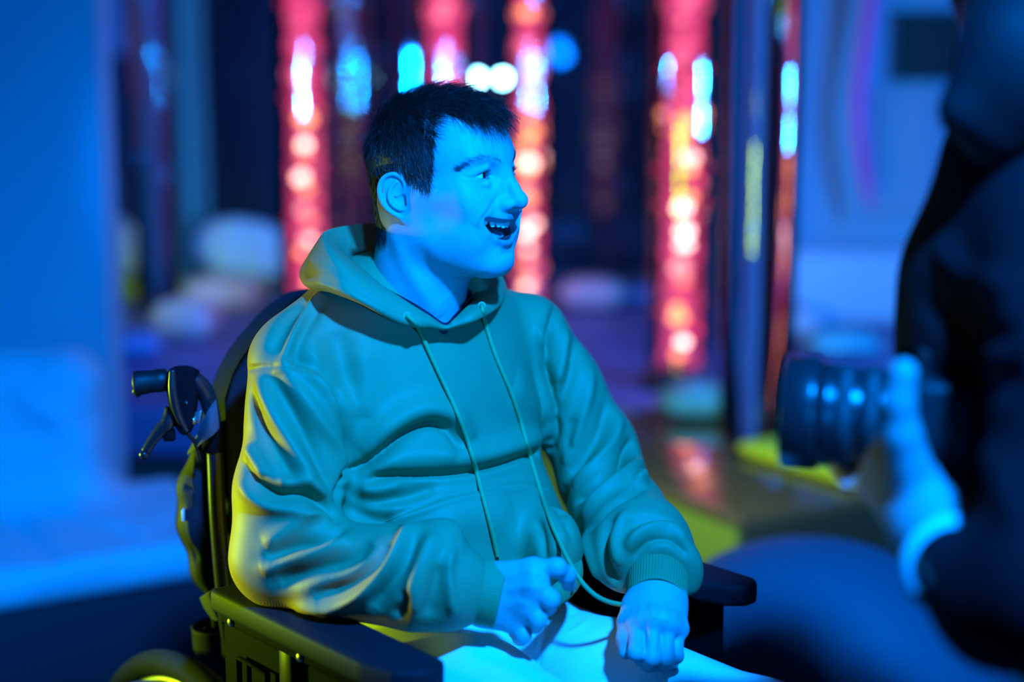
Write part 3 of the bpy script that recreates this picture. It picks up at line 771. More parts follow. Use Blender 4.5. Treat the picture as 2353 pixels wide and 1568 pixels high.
# --- hair: a close cap that follows the skull, and strands growing out of it
HAIR_PX = [(1180, 300), (1160, 288), (1135, 282), (1100, 279), (1062, 276), (1036, 268), (1016, 258), (1000, 272), (998, 310), (997, 350), (993, 400), (989, 432), (968, 431), (948, 418),
           (930, 407), (908, 397), (884, 402), (866, 428), (866, 470), (874, 505), (890, 530), (888, 552), (872, 556), (850, 540), (820, 520), (740, 480), (740, 150), (1260, 150), (1260, 300)]
def in_poly(P, poly):
    x, y = P[:, 0], P[:, 1]; r = np.zeros(len(P), bool); n = len(poly)
    for i in range(n):
        x0, y0 = poly[i]; x1, y1 = poly[(i + 1) % n]
        k = (y0 > y) != (y1 > y)
        r ^= k & (x < (x1 - x0) * (y - y0) / (y1 - y0 + 1e-9) + x0)
    return r
def edge_dist(P, poly):
    b = np.full(len(P), 1e9)
    for i in range(len(poly)):
        a = np.array(poly[i], float); ba = np.array(poly[(i + 1) % len(poly)], float) - a
        t = np.clip((P - a) @ ba / (ba @ ba), 0, 1); b = np.minimum(b, np.linalg.norm(P - a - t[:, None] * ba, axis=1))
    return b
hn_w = normals(HW, HF)
HL = w2h(HW); hnl = normals(HL, HF)
mir = HL.copy(); mir[:, 1] = -np.abs(mir[:, 1])
mpx = to_px(h2w(mir))
is_hair = in_poly(mpx, HAIR_PX) & (HL[:, 2] > -75) & (HL[:, 0] < 112)
_u0 = HL[:, 0] + 15; _v0 = HL[:, 2] - 3; _uu = _u0 * math.cos(0.22) + _v0 * math.sin(0.22); _vv = -_u0 * math.sin(0.22) + _v0 * math.cos(0.22)
earish = (_uu > -23) & (_uu < 15) & (np.abs(_vv) < 36) & (np.abs(HL[:, 1]) > 76 - 0.42 * _uu - 6.5)
is_hair &= ~earish
dist = np.minimum(edge_dist(mpx, HAIR_PX) * 0.54, 40)
hf = HF[is_hair[HF].all(1)]
used = np.unique(hf); rm = np.full(len(HL), -1); rm[used] = np.arange(len(used))
thick = np.clip(dist[used] / 12, 0.05, 1) * (2.6 + 4.2 * np.clip((HL[used, 2] - 30) / 70, 0, 1))
#thick += 0.8 * np.sin(HL[used, 0] * 0.9 + 3 * np.sin(HL[used, 2] * 0.21)) * np.clip(dist[used] / 10, 0, 1)
CV = HL[used] + hnl[used] * thick[:, None]
hair = obj('hair', h2w(CV), rm[hf], HAIR, person, label='short dark hair combed forward')

NS = 15000
fa = np.linalg.norm(np.cross(HL[hf[:, 1]] - HL[hf[:, 0]], HL[hf[:, 3]] - HL[hf[:, 0]]), axis=1)
pick = rng.choice(len(hf), NS, p=fa / fa.sum())
wts = rng.dirichlet((1, 1, 1, 1), NS)
R0 = (HL[hf[pick]] * wts[:, :, None]).sum(1); N0 = hnl[hf[pick]].mean(1); N0 /= np.linalg.norm(N0, axis=1)[:, None]
D0 = (dist[hf[pick]] * wts).sum(1)
top = np.clip((R0[:, 2] - 62) / 34, 0, 1)
clump = np.sin(R0[:, 0] * 0.22 + R0[:, 1] * 0.31) + np.sin(R0[:, 1] * 0.27 - R0[:, 2] * 0.19 + 1.3)
front = np.clip((R0[:, 0] - 30) / 50, 0, 1)
G = np.stack([0.25 + 0.75 * top, np.sign(R0[:, 1]) * (0.10 * (1 - top)) - 0.30 * top * front + 0.18 * clump * top, -1.05 + 0.72 * top - 0.2 * front * top], 1)
G[:, 0] -= 0.55 * (R0[:, 0] < -55) * (1 - top)
G += rng.normal(0, 0.16 + 0.16 * top[:, None], (NS, 3))
G -= N0 * (G * N0).sum(1)[:, None]; G /= np.linalg.norm(G, axis=1)[:, None]
Ln = (15 + 15 * top + 7 * top * front) * rng.uniform(0.65, 1.15, NS)
Ln *= np.where(R0[:, 2] < -5, 0.75, 1.0)
lift = (0.30 + 0.34 * top * rng.uniform(0.6, 1.3, NS)) * np.clip(0.4 + D0 / 14, 0, 1)
S = 5; ts = np.linspace(0, 1, S)
curve = (rng.normal(0, 0.10, (NS, 3)))
pts = R0[:, None, :] + (G[:, None, :] * (ts[None, :, None] * Ln[:, None, None])) + N0[:, None, :] * (lift[:, None] * Ln[:, None] * (1.6 * ts - 0.95 * ts ** 2)[None, :])[:, :, None] + curve[:, None, :] * (ts ** 2)[None, :, None] * Ln[:, None, None]
pts[:, :, 2] -= (0.16 * Ln * front)[:, None] * ts[None, :] ** 2.0
pts += 0.6 * N0[:, None, :]
def strands(P3, w0, seg=3):
    """P3 (n, S, 3) local mm -> tapering three-sided hairs"""
    n, S_, _ = P3.shape
    T = P3[:, -1] - P3[:, 0]; T /= np.linalg.norm(T, axis=1)[:, None] + 1e-9
    A = np.cross(T, rng.normal(0, 1, (n, 3))); A /= np.linalg.norm(A, axis=1)[:, None] + 1e-9
    B = np.cross(T, A)
    V = []
    wd = np.linspace(1, 0.12, S_) ** 0.7 * w0
    ang = np.arange(seg) * 2 * PI / seg
    V = P3[:, :, None, :] + (A[:, None, None, :] * np.cos(ang)[None, None, :, None] + B[:, None, None, :] * np.sin(ang)[None, None, :, None]) * wd[None, :, None, None]
    base = (np.arange(n) * S_ * seg)[:, None]
    q = []
    for i in range(S_ - 1):
        for j in range(seg):
            q.append((i * seg + j, i * seg + (j + 1) % seg, (i + 1) * seg + (j + 1) % seg, (i + 1) * seg + j))
    F = (base[:, :, None] + np.array(q)[None]).reshape(-1, 4)
    return V.reshape(-1, 3), F
V, F = strands(pts, 0.34)
o = obj('strands', h2w(V), F, HAIR, hair); o['kind'] = 'stuff'

# --- eyebrows and lashes
htree = bvh(HW, HF)
def brow(pts_px, n, ln, ang, name):
    P = catmull(pts_px, n); loc = []
    for i, p in enumerate(P):
        h = cast(htree, p[0] + random.uniform(-3, 3), p[1] + random.gauss(0, 3.9 * (1 - 0.5 * abs(i / n - 0.5))))
        if h is None: continue
        loc.append(w2h(h))
    loc = np.array(loc); n = len(loc); t = np.linspace(0, 1, n)
    for sg in (1, -1):
        L = loc * (1, sg, 1)
        d = np.stack([-0.75 + 0.2 * t, np.full(n, -0.45 * sg) * 1.0, 0.55 - 0.2 * t], 1) + rng.normal(0, 0.16, (n, 3))
        d[:, 1] = -sg * np.abs(d[:, 1]) * np.sign(1); d /= np.linalg.norm(d, axis=1)[:, None]
        ts_ = np.linspace(0, 1, 4)
        P3 = L[:, None, :] + d[:, None, :] * (ts_[None, :, None] * ln * rng.uniform(0.7, 1.2, n)[:, None, None]) + np.array((0.8, -0.25 * sg, 0.0))[None, None] * (0.4 + ts_)[None, :, None]
        V, F = strands(P3, 0.13); o = obj(name, h2w(V), F, HAIR, person)
brow([(1152, 372), (1140, 366), (1120, 362), (1100, 366), (1080, 375), (1062, 387), (1052, 391)], 430, 7.0, 0, 'eyebrow')
def lashes(z0, up, n, name):
    for sg in (1, -1):
        P3 = []
        for i in range(n):
            yv = -11.5 + 23 * i / (n - 1)
            zc = z0 + (4.1 - 0.0232 * yv * yv if up else -3.2 + 0.0165 * yv * yv)
            x = EYE_C[0] + math.sqrt(max(13.6 ** 2 - yv ** 2, 1)) + 1.2
            p = np.array((x, sg * (31.5 + yv), zc)); d = np.array((0.85, sg * 0.055 * yv, 0.30 if up else -0.45)) + rng.normal(0, 0.1, 3)
            L = (7.0 if up else 3.5) * random.uniform(0.7, 1.1)
            P3.append([p + d * L * t + np.array((0, 0, (0.35 if up else 0) * L * t * t)) for t in np.linspace(0, 1, 4)])
        V, F = strands(np.array(P3), 0.16); obj(name, h2w(V), F, HAIR, person)
lashes(20.5, True, 34, 'eyelashes'); lashes(20.5, False, 22, 'eyelashes')
# ================================================================== the laughing person: hoodie, trousers, hands
def w(px, py, Y): return at(px, py, Y)
TF = np.array((0.636, -0.772, 0.0)); TL = np.array((0.772, 0.636, 0.0)); TU = np.array((0, 0, 1.0))
TC = at(925, 790, 2.22)                       # between the shoulder blades
TR = basis(TF, TL, TU)
def t2w(f, l, z): return TC * (1, 1, 0) + TF * f + TL * l + TU * z
print('TC', TC)
A_R = [at(672, 832, 2.10), at(690, 960, 2.07), at(668, 1130, 2.03), at(645, 1280, 2.01)]      # right sleeve, shoulder to elbow
A_R2 = [at(645, 1280, 2.01), at(780, 1312, 1.97), at(900, 1322, 1.94), at(1000, 1330, 1.925), at(1045, 1350, 1.92)]
A_L = [at(1205, 775, 2.33), at(1275, 900, 2.33), at(1365, 1030, 2.31), at(1385, 1110, 2.28)]
A_L2 = [at(1385, 1110, 2.28), at(1425, 1185, 2.21), at(1470, 1255, 2.13), at(1508, 1318, 2.065)]
CUFF_N = unit(at(1508, 1388, 2.000) - at(1511, 1325, 2.060)); CUFF_P = at(1511, 1325, 2.060)
def hoodie_sdf(P):
    P = P.astype(np.float32)
    q = P - (TC * (1, 1, 0)).astype(np.float32)
    B = q @ TR.astype(np.float32)             # forward, left, up
    L = B.copy(); L[:, 1] = np.abs(L[:, 1])
    d = d_ell(B, (0.015, 0.0, 0.955), (0.127, 0.190, 0.20))                 # chest
    d = smin(d, d_ell(B, (0.07, 0.005, 0.79), (0.135, 0.192, 0.16)), 0.06)  # belly
    d = smin(d, d_ell(B, (0.05, 0.005, 0.69), (0.165, 0.19, 0.10)), 0.05)
    d = smin(d, d_cone(L, (0.0, 0.05, 1.115), (-0.005, 0.150, 1.068), 0.062, 0.060), 0.06)  # shoulders
    d = smin(d, d_ell(B, (0.01, 0, 1.13), (0.085, 0.10, 0.05)), 0.05)
    d = smin(d, d_ell(P, at(1272, 1262, 2.10), (0.037, 0.06, 0.052)), 0.04)
    a = d_chain(P, A_R, [0.056, 0.061, 0.064, 0.056], 0.03)
    a = smin(a, d_chain(P, A_R2, [0.056, 0.053, 0.053, 0.059, 0.042], 0.03), 0.03)
    b = d_chain(P, A_L, [0.062, 0.062, 0.054, 0.054], 0.03)
    b = smin(b, d_chain(P, A_L2, [0.054, 0.056, 0.060, 0.060], 0.03), 0.03)
    b = smax(b, (P - CUFF_P.astype(np.float32)) @ CUFF_N.astype(np.float32) - 0.008, 0.022)
    d = smin(d, a, 0.014)
    d = smin(d, b, 0.014)
    # pouch that sags over the lap, on his left
    d = smax(d, 0.768 - P[:, 2], 0.012)
    # neck opening
    d = smax(d, -d_cone(P, t2w(0.012, 0, 1.10), h2w(np.array((-10, 0, -90.0))), 0.050, 0.07), 0.015)
    return d
BV, BF = clay(hoodie_sdf, TC - (0.30, 0.40, 0.50), TC + (0.42, 0.28, 0.13), 0.0029)
print('hoodie', len(BV))
# ------------------------------------------------------------------ fabric
def fleece(name, color, rough, scale, st):
    m = mat(name, color, rough=rough, spec=0.28, noise=(14, 0.05))
    nt = m.node_tree; b = nt.nodes['Principled BSDF']
    tc = nt.nodes.new('ShaderNodeTexCoord')
    wv = nt.nodes.new('ShaderNodeTexWave'); wv.wave_type = 'BANDS'; wv.bands_direction = 'DIAGONAL'
    wv.inputs['Scale'].default_value = scale; wv.inputs['Distortion'].default_value = 1.5; wv.inputs['Detail'].default_value = 2
    nt.links.new(tc.outputs['Object'], wv.inputs['Vector'])
    bp = nt.nodes.new('ShaderNodeBump'); bp.inputs['Strength'].default_value = st; bp.inputs['Distance'].default_value = 0.0006
    nt.links.new(wv.outputs['Fac'], bp.inputs['Height']); nt.links.new(bp.outputs[0], b.inputs['Normal'])
    return m
HOOD = fleece('mustard_fleece', (0.44, 0.26, 0.115), 0.56, 260, 0.10)
RIB = mat('mustard_rib_knit', (0.38, 0.245, 0.09), rough=0.7, noise=(60, 0.06))
CORD = mat('mustard_cord', (0.50, 0.36, 0.12), rough=0.6, bump=(1400, 0.6, 0.001))
THREAD = mat('mustard_thread', (0.62, 0.36, 0.16), rough=0.55)
WHITE = mat('white_cotton', (0.80, 0.82, 0.80), rough=0.75, noise=(30, 0.04), bump=(160, 0.12, 0.002))
NAVY_T = mat('dark_shirt', (0.03, 0.03, 0.06), rough=0.8)

FOLDS = [
    # big sagging fold across the chest
    ([(795, 1090), (860, 1052), (925, 1000), (985, 975), (1030, 988), (1048, 1025)], 0.007, -0.0075),
    ([(830, 1040), (900, 975), (975, 940), (1040, 958), (1078, 1015)], 0.016, 0.0085),
    ([(850, 1080), (930, 1040), (1000, 1035), (1040, 1050)], 0.014, 0.0050),
    # long crease under it, right across the belly
    ([(845, 1110), (880, 1094), (980, 1090), (1060, 1084), (1130, 1071), (1200, 1050), (1275, 1028)], 0.0050, -0.0055),
    ([(860, 1078), (960, 1064), (1060, 1056), (1130, 1042), (1200, 1020), (1265, 1000)], 0.015, 0.0060),
    ([(900, 1118), (1000, 1120), (1100, 1108), (1200, 1085)], 0.016, -0.0030),
    # armpit and shoulder seam
    ([(772, 895), (793, 950), (801, 1000), (801, 1045), (797, 1090), (775, 1150)], 0.007, -0.0095),
    ([(628, 848), (690, 850), (745, 892), (785, 955)], 0.010, 0.0060), ([(672, 825), (735, 862), (785, 925)], 0.010, -0.0060),
    ([(735, 672), (700, 715), (668, 780), (648, 840)], 0.0045, 0.0034), ([(745, 690), (715, 735), (684, 800), (676, 850)], 0.007, -0.0036),
    ([(700, 690), (655, 745), (625, 810)], 0.012, -0.0045), ([(720, 800), (730, 860), (760, 910)], 0.012, 0.003),
    ([(770, 760), (790, 830), (800, 900)], 0.016, -0.0035), ([(825, 800), (838, 880), (835, 960)], 0.020, 0.0035),
    # folds below the crease
    ([(792, 1100), (812, 1140), (860, 1155), (940, 1140), (1000, 1120)], 0.008, -0.0055), ([(830, 1120), (870, 1128), (930, 1112)], 0.010, 0.0060),
    ([(790, 1160), (850, 1190), (900, 1200)], 0.012, -0.006), ([(800, 1135), (860, 1168), (930, 1165)], 0.010, 0.004),
    ([(1060, 1230), (1130, 1270), (1200, 1300)], 0.030, -0.004), ([(1000, 1220), (1080, 1190), (1180, 1180)], 0.030, 0.004),
    ([(1232, 1195), (1245, 1235), (1250, 1290)], 0.007, -0.0045), ([(1300, 1180), (1290, 1230), (1275, 1280)], 0.010, 0.003),
    # his left side
    ([(1281, 690), (1268, 760), (1258, 830), (1266, 890), (1277, 950)], 0.007, -0.0080), ([(1236, 755), (1250, 800), (1258, 840)], 0.007, 0.004),
    ([(1240, 790), (1250, 850), (1262, 890)], 0.005, -0.003),
    ([(1276, 960), (1275, 1000), (1258, 1022)], 0.007, -0.007),
    ([(1180, 880), (1220, 930), (1262, 960)], 0.03, 0.004),
    # left sleeve
    ([(1325, 770), (1318, 840), (1295, 910), (1278, 965)], 0.009, -0.0060), ([(1300, 760), (1292, 830), (1280, 880)], 0.009, 0.0045),
    ([(1358, 850), (1345, 930), (1322, 1000), (1300, 1070)], 0.010, 0.0055), ([(1395, 930), (1380, 990), (1340, 1050), (1310, 1090)], 0.009, -0.0065),
    ([(1320, 960), (1310, 1010), (1312, 1040)], 0.007, -0.0045),
    ([(1425, 960), (1405, 1020), (1365, 1070), (1318, 1115)], 0.009, 0.0060), ([(1455, 1010), (1430, 1055), (1380, 1100), (1325, 1150)], 0.0075, -0.0085),
    ([(1472, 1060), (1440, 1090), (1390, 1130), (1340, 1185)], 0.010, 0.0075), ([(1474, 1120), (1440, 1140), (1400, 1165), (1355, 1215)], 0.007, -0.0055),
    ([(1478, 1098), (1462, 1112)], 0.008, 0.009),
    ([(1300, 1120), (1290, 1170), (1310, 1230)], 0.009, -0.005), ([(1345, 1230), (1360, 1280), (1380, 1330)], 0.009, 0.0055),
    ([(1405, 1190), (1385, 1240), (1392, 1300), (1420, 1340)], 0.008, -0.0065), ([(1440, 1175), (1415, 1240), (1425, 1300)], 0.009, 0.005),
    ([(1440, 1262), (1475, 1225), (1530, 1212), (1575, 1240)], 0.008, 0.0060), ([(1455, 1285), (1490, 1245), (1540, 1238), (1580, 1275)], 0.006, -0.0050),
    ([(1440, 1210), (1490, 1190), (1545, 1205)], 0.008, -0.005),
    # right sleeve: slanting folds
    ([(592, 868), (628, 950), (680, 1040), (720, 1110)], 0.009, 0.0055), ([(622, 865), (680, 965), (735, 1065), (772, 1130)], 0.009, -0.0055),
    ([(655, 862), (720, 945), (775, 1030), (790, 1080)], 0.010, 0.0050), ([(580, 905), (600, 980), (650, 1060), (680, 1110)], 0.008, -0.0050),
    ([(566, 1060), (590, 1108), (640, 1140), (700, 1140), (745, 1165)], 0.008, -0.0095), ([(552, 1110), (600, 1155), (680, 1170), (760, 1195)], 0.010, 0.0060),
    ([(575, 1020), (580, 1070), (600, 1100)], 0.010, 0.005),
    ([(700, 1120), (735, 1150), (775, 1205)], 0.006, -0.004), ([(640, 1110), (700, 1110), (750, 1145)], 0.008, 0.005),
    ([(610, 1255), (670, 1215), (730, 1185)], 0.012, 0.0050), ([(620, 1285), (680, 1255), (740, 1240), (790, 1212)], 0.008, -0.0070),
    ([(600, 1310), (660, 1290), (740, 1270), (800, 1240)], 0.010, 0.0055), ([(640, 1340), (720, 1310), (800, 1285), (850, 1245)], 0.011, -0.0060),
    ([(680, 1396), (760, 1392), (830, 1362), (885, 1312), (920, 1255), (938, 1208)], 0.009, 0.0080), ([(720, 1375), (800, 1350), (860, 1300), (895, 1245)], 0.010, -0.0070),
    ([(860, 1400), (885, 1350), (925, 1300), (955, 1230)], 0.010, -0.0055), ([(940, 1405), (950, 1350), (975, 1280), (1000, 1230)], 0.011, 0.0055),
    ([(985, 1420), (1000, 1360), (1015, 1300)], 0.009, -0.0045), ([(1040, 1262), (1028, 1310), (1035, 1370), (1045, 1415)], 0.007, 0.0050),
    ([(910, 1420), (930, 1390), (935, 1360)], 0.007, -0.005),
    # sharp lines where cloth lies over cloth
    ([(797, 1088), (860, 1052), (925, 1002), (985, 977), (1025, 984)], 0.0032, -0.0050), ([(870, 1098), (900, 1092), (980, 1090), (1060, 1084), (1130, 1071), (1200, 1050), (1272, 1029)], 0.0032, -0.0045),
    ([(790, 945), (801, 1000), (801, 1045), (797, 1088)], 0.0032, -0.0050), ([(1268, 760), (1258, 830), (1266, 890), (1276, 950), (1274, 1000)], 0.0032, -0.0040),
    ([(628, 842), (650, 846), (680, 850), (715, 866)], 0.0030, -0.0030), ([(570, 848), (600, 842), (632, 842)], 0.003, -0.003),
    ([(1325, 1150), (1380, 1102), (1430, 1057), (1455, 1015)], 0.0032, -0.0040),
    # kangaroo pocket
    ([(884, 1195), (960, 1166), (1040, 1137), (1120, 1122), (1200, 1113), (1258, 1122)], 0.0022, -0.0020), ([(890, 1204), (965, 1176), (1045, 1147), (1125, 1132), (1200, 1123)], 0.004, 0.0018),
]
BV = relax(BV, BF, 3, 0.5)
BV = sculpt(BV, BF, FOLDS, 1.75)
BV = relax(BV, BF, 2, 0.35)
hoodie = obj('hoodie', BV, BF, HOOD, person, label='mustard fleece hooded sweatshirt')
btree = bvh(BV, BF)

# --- hood lying on the shoulders
rings_px = [
 [(1022,760,2.108),(990,757,2.098),(925,747,2.085),(830,700,2.085),(755,672,2.10),(725,668,2.16),(740,650,2.26),(830,630,2.33),(960,630,2.36),(1080,650,2.34),(1150,668,2.28),(1140,705,2.20),(1095,738,2.135),(1050,756,2.115)],
 [(1022,758,2.100),(985,752,2.082),(912,737,2.062),(812,686,2.05),(735,652,2.08),(694,642,2.16),(700,612,2.26),(800,595,2.36),(960,600,2.42),(1090,620,2.40),(1160,650,2.30),(1150,700,2.19),(1098,735,2.115),(1048,752,2.103)],
 [(1022,753,2.098),(985,737,2.080),(925,711,2.068),(835,655,2.064),(766,600,2.085),(735,549,2.15),(765,529,2.22),(862,521,2.28),(975,545,2.32),(1075,590,2.32),(1146,624,2.27),(1138,678,2.19),(1092,718,2.115),(1046,743,2.102)],
 [(1022,748,2.103),(985,726,2.092),(935,697,2.082),(860,648,2.085),(800,600,2.105),(757,556,2.15),(780,536,2.21),(862,525,2.265),(960,550,2.30),(1060,595,2.30),(1130,630,2.26),(1124,668,2.20),(1078,708,2.13),(1044,734,2.11)],
 [(1022,748,2.112),(988,728,2.108),(945,702,2.10),(882,660,2.11),(842,625,2.14),(806,598,2.18),(815,580,2.215),(868,572,2.25),(960,590,2.26),(1040,620,2.26),(1090,650,2.23),(1095,680,2.19),(1064,712,2.14),(1042,735,2.122)],
 [(1020,760,2.13),(990,752,2.13),(950,740,2.13),(900,715,2.135),(870,690,2.15),(856,676,2.18),(862,670,2.21),(900,680,2.24),(960,700,2.25),(1020,700,2.24),(1060,710,2.21),(1060,720,2.17),(1050,740,2.15),(1035,755,2.14)],
]
NH = 168
R = np.array([catmull([at(*p) for p in r], NH, True) for r in rings_px])      # 6 x NH x 3
HG = np.array([catmull(R[:, j], 46) for j in range(NH)]).transpose(1, 0, 2)     # 46 x NH x 3
hoodV = HG.reshape(-1, 3); hoodF = np.array(grid_faces(46, NH))
hoodF = hoodF[:, ::-1]
hoodV = sculpt(hoodV, hoodF, [
    ([(742, 585), (772, 625), (820, 665), (880, 702), (925, 722)], 0.0022, -0.0016),
    ([(700, 625), (730, 632), (770, 655)], 0.010, -0.005), ([(715, 590), (722, 615), (745, 640)], 0.010, 0.004),
    ([(860, 700), (920, 735), (980, 752)], 0.006, 0.003), ([(890, 735), (940, 755), (1000, 760)], 0.004, -0.003),
])
ht = bvh(hoodV, hoodF)
hd = obj('hood', hoodV, hoodF, HOOD, person)
# collar of the shirt under it
col_px = [(1022,742,2.118),(985,718,2.114),(950,696,2.108),(892,664,2.115),(862,640,2.15),(868,620,2.20),(920,620,2.235),(980,630,2.24),(1040,650,2.235),(1085,670,2.20),(1066,698,2.15),(1042,726,2.125)]
c0 = catmull([at(*p) for p in col_px], 80, True); c1 = c0 + (c0.mean(0) - c0) * 0.25 * np.array((1, 1, 0)) + np.array((0, 0, -0.03))
o = obj('shirt_collar', np.concatenate([c0, c1]), grid_faces(2, 80), NAVY_T, person)

# --- cuffs and hem in rib knit
def ribbed(path, rad, ribs, amp, sx=1.0, sy=1.0, roll=0.0025):
    P, T, N, B = frames(path); n = len(P); seg = ribs * 4
    a = np.linspace(0, 2 * PI, seg, endpoint=False)
    Rr = np.interp(np.linspace(0, 1, n), np.linspace(0, 1, len(rad)), rad)
    rr = Rr[:, None] + amp * np.cos(a * ribs)[None]
    V = P[:, None] + rr[..., None] * (np.cos(a)[None, :, None] * N[:, None] * sx + np.sin(a)[None, :, None] * B[:, None] * sy)
    last = V[-1]; cen = P[-1]
    lip1 = last + T[-1] * roll * 0.6 - (last - cen) * 0.05
    lip2 = last - T[-1] * roll * 0.3 - (last - cen) * 0.13
    lip3 = last - T[-1] * 0.02 - (last - cen) * 0.15
    V = np.concatenate([V.reshape(-1, 3), lip1, lip2, lip3]); return V, grid_faces(n + 3, seg)
cr = catmull([at(1030, 1350, 1.922), at(1060, 1353, 1.922), at(1105, 1360, 1.921), at(1148, 1369, 1.920)], 14)
V, F = ribbed(cr, [0.030, 0.0355, 0.0375, 0.0385], 62, 0.00045, 1.0, 1.0); obj('cuff', V, F, RIB, person)
cl = catmull([at(1511, 1315, 2.072), at(1511, 1338, 2.048), at(1510, 1362, 2.024), at(1508, 1384, 2.004)], 14)
V, F = ribbed(cl, [0.036, 0.0385, 0.0375, 0.0365], 62, 0.0006, 1.0, 1.0); obj('cuff', V, F, RIB, person)
hp = catmull([at(1222, 1408, 1.99), at(1245, 1397, 1.988), at(1280, 1372, 1.995), at(1312, 1345, 2.02), at(1328, 1318, 2.06), at(1322, 1290, 2.12), at(1300, 1270, 2.18)], 420)
P, T, N, B = frames(hp); nh = len(hp); hv = []
outw = np.cross(T, np.tile(TU, (nh, 1))); outw /= np.linalg.norm(outw, axis=1)[:, None]
secs = [(-0.006, 0.014), (0.002, 0.0135), (0.005, 0.008), (0.006, 0.0), (0.005, -0.008), (0.002, -0.0135), (-0.006, -0.014)]
for i in range(nh):
    k = 0.0007 * math.cos(i * 2 * PI / 6)
    for a_, b_ in secs: hv.append(hp[i] + outw[i] * (a_ + (k if a_ > 0 else 0)) + TU * b_)
obj('hem', hv, grid_faces(nh, len(secs), False), RIB, person)

# --- drawstrings: they leave their eyelets and hang down the front
def string(pts, off, end_free=None):
    Q = []
    for p in catmull(pts, len(pts) * 7):
        h = cast(btree, *p); h2 = cast(ht, *p)
        c_ = [x for x in (h, h2) if x is not None]
        if not c_: continue
        q = min(c_, key=lambda x: x[1]); d = np.array(ray(*p))
        Q.append(q - d * off)
    if end_free: Q += [at(*e) for e in end_free]
    Q = np.array(Q)
    for _ in range(3): Q[1:-1] = 0.25 * Q[:-2] + 0.5 * Q[1:-1] + 0.25 * Q[2:]
    return catmull(Q, len(Q) * 3)
s1 = string([(934, 725), (958, 748), (980, 795), (1010, 860), (1045, 935), (1072, 1005), (1090, 1065), (1108, 1135), (1128, 1210), (1144, 1280)], 0.0045)
V, F = tube(s1, 0.0030, 10); obj('drawstring', V, F, CORD, person)
s2 = string([(1107, 702), (1116, 745), (1140, 820), (1176, 905), (1200, 980), (1216, 1040), (1236, 1110), (1262, 1190), (1288, 1250)], 0.0045,
            [(1312, 1305, 1.985), (1335, 1348, 1.975), (1360, 1378, 1.97), (1395, 1391, 1.975), (1432, 1390, 1.99), (1450, 1392, 2.01)])
V, F = tube(s2, 0.0030, 10); obj('drawstring', V, F, CORD, person)
for px, py in ((934, 726), (1107, 703)):
    h = cast(ht, px, py)
    if h is None: h = cast(btree, px, py)
    d = np.array(ray(px, py)); V, F = lathe([(0.0030, 0.0), (0.0052, 0.0), (0.0056, 0.0012), (0.0046, 0.0022), (0.0030, 0.0016)], 20, h - d * 0.0012, tuple(-d)); obj('eyelet', V, F, THREAD, person)
# stitches of the pocket seam, one by one
mb = MB()
for p in catmull([(886, 1199), (960, 1170), (1040, 1141), (1120, 1126), (1200, 1117), (1258, 1126)], 110):
    h = cast(btree, *p)
    if h is None: continue
    V, F = box(h - np.array(ray(*p)) * 0.0006, (0.0016, 0.0008, 0.0008)); mb.add(V, F)
o = mb.build('pocket_stitching', THREAD, person); o['kind'] = 'stuff'

# ------------------------------------------------------------------ trousers
def trouser_sdf(P):
    P = P.astype(np.float32)
    B = (P - (TC * (1, 1, 0)).astype(np.float32)) @ TR.astype(np.float32)
    d = d_ell(B, (0.03, 0.005, 0.645), (0.15, 0.175, 0.095))
    d = smin(d, d_ell(B, (0.12, 0.02, 0.69), (0.10, 0.145, 0.072)), 0.03)
    d = smin(d, d_chain(B, [(0.05, -0.09, 0.650), (0.28, -0.10, 0.668), (0.50, -0.12, 0.665)], [0.086, 0.084, 0.078], 0.02), 0.025)
    d = smin(d, d_chain(B, [(0.05, 0.10, 0.645), (0.28, 0.118, 0.642), (0.52, 0.143, 0.630)], [0.086, 0.084, 0.078], 0.02), 0.025)
    d = smin(d, d_chain(B, [(0.50, -0.12, 0.665), (0.54, -0.12, 0.45), (0.50, -0.11, 0.20)], [0.078, 0.062, 0.052], 0.03), 0.03)
    d = smin(d, d_chain(B, [(0.52, 0.143, 0.630), (0.56, 0.14, 0.45), (0.52, 0.13, 0.20)], [0.078, 0.062, 0.052], 0.03), 0.03)
    return d
_tl = t2w(0.2, 0.0, 0.0)
PV, PF = clay(trouser_sdf, (_tl[0] - 0.42, _tl[1] - 0.50, 0.14), (_tl[0] + 0.46, _tl[1] + 0.42, 0.77), 0.0046)
PV = relax(PV, PF, 2, 0.5)
PV = sculpt(PV, PF, [
    ([(1262, 1400), (1258, 1440), (1245, 1490), (1235, 1520)], 0.003, -0.0035), ([(1240, 1425), (1236, 1460), (1222, 1500)], 0.008, 0.006),
    ([(1310, 1375), (1280, 1395), (1262, 1420)], 0.006, -0.004), ([(1340, 1400), (1300, 1415), (1275, 1425)], 0.005, -0.002),
    ([(1180, 1480), (1215, 1500), (1240, 1540)], 0.008, -0.005), ([(1350, 1425), (1320, 1450), (1290, 1460)], 0.006, 0.002),
    ([(1205, 1470), (1225, 1490), (1230, 1515)], 0.003, -0.002), ([(1195, 1490), (1225, 1520), (1236, 1545)], 0.004, 0.002),
])
obj('trousers', PV, PF, WHITE, person, label='white trousers')
SHOE = mat('pale_shoe', (0.5, 0.5, 0.5), rough=0.6)
for l in (-0.11, 0.12):
    def shoe_sdf(P, l=l):
        B = (P.astype(np.float32) - (TC * (1, 1, 0)).astype(np.float32)) @ TR.astype(np.float32)
        d = d_chain(B, [(0.49, l, 0.16), (0.52, l, 0.12), (0.62, l, 0.105)], [0.052, 0.05, 0.042], 0.03)
        return smax(d, 0.075 - B[:, 2], 0.01)
    c0 = t2w(0.55, l, 0.13); V, F = clay(shoe_sdf, c0 - (0.16, 0.18, 0.09), c0 + (0.16, 0.18, 0.12), 0.008); obj('shoe', V, F, SHOE, person)

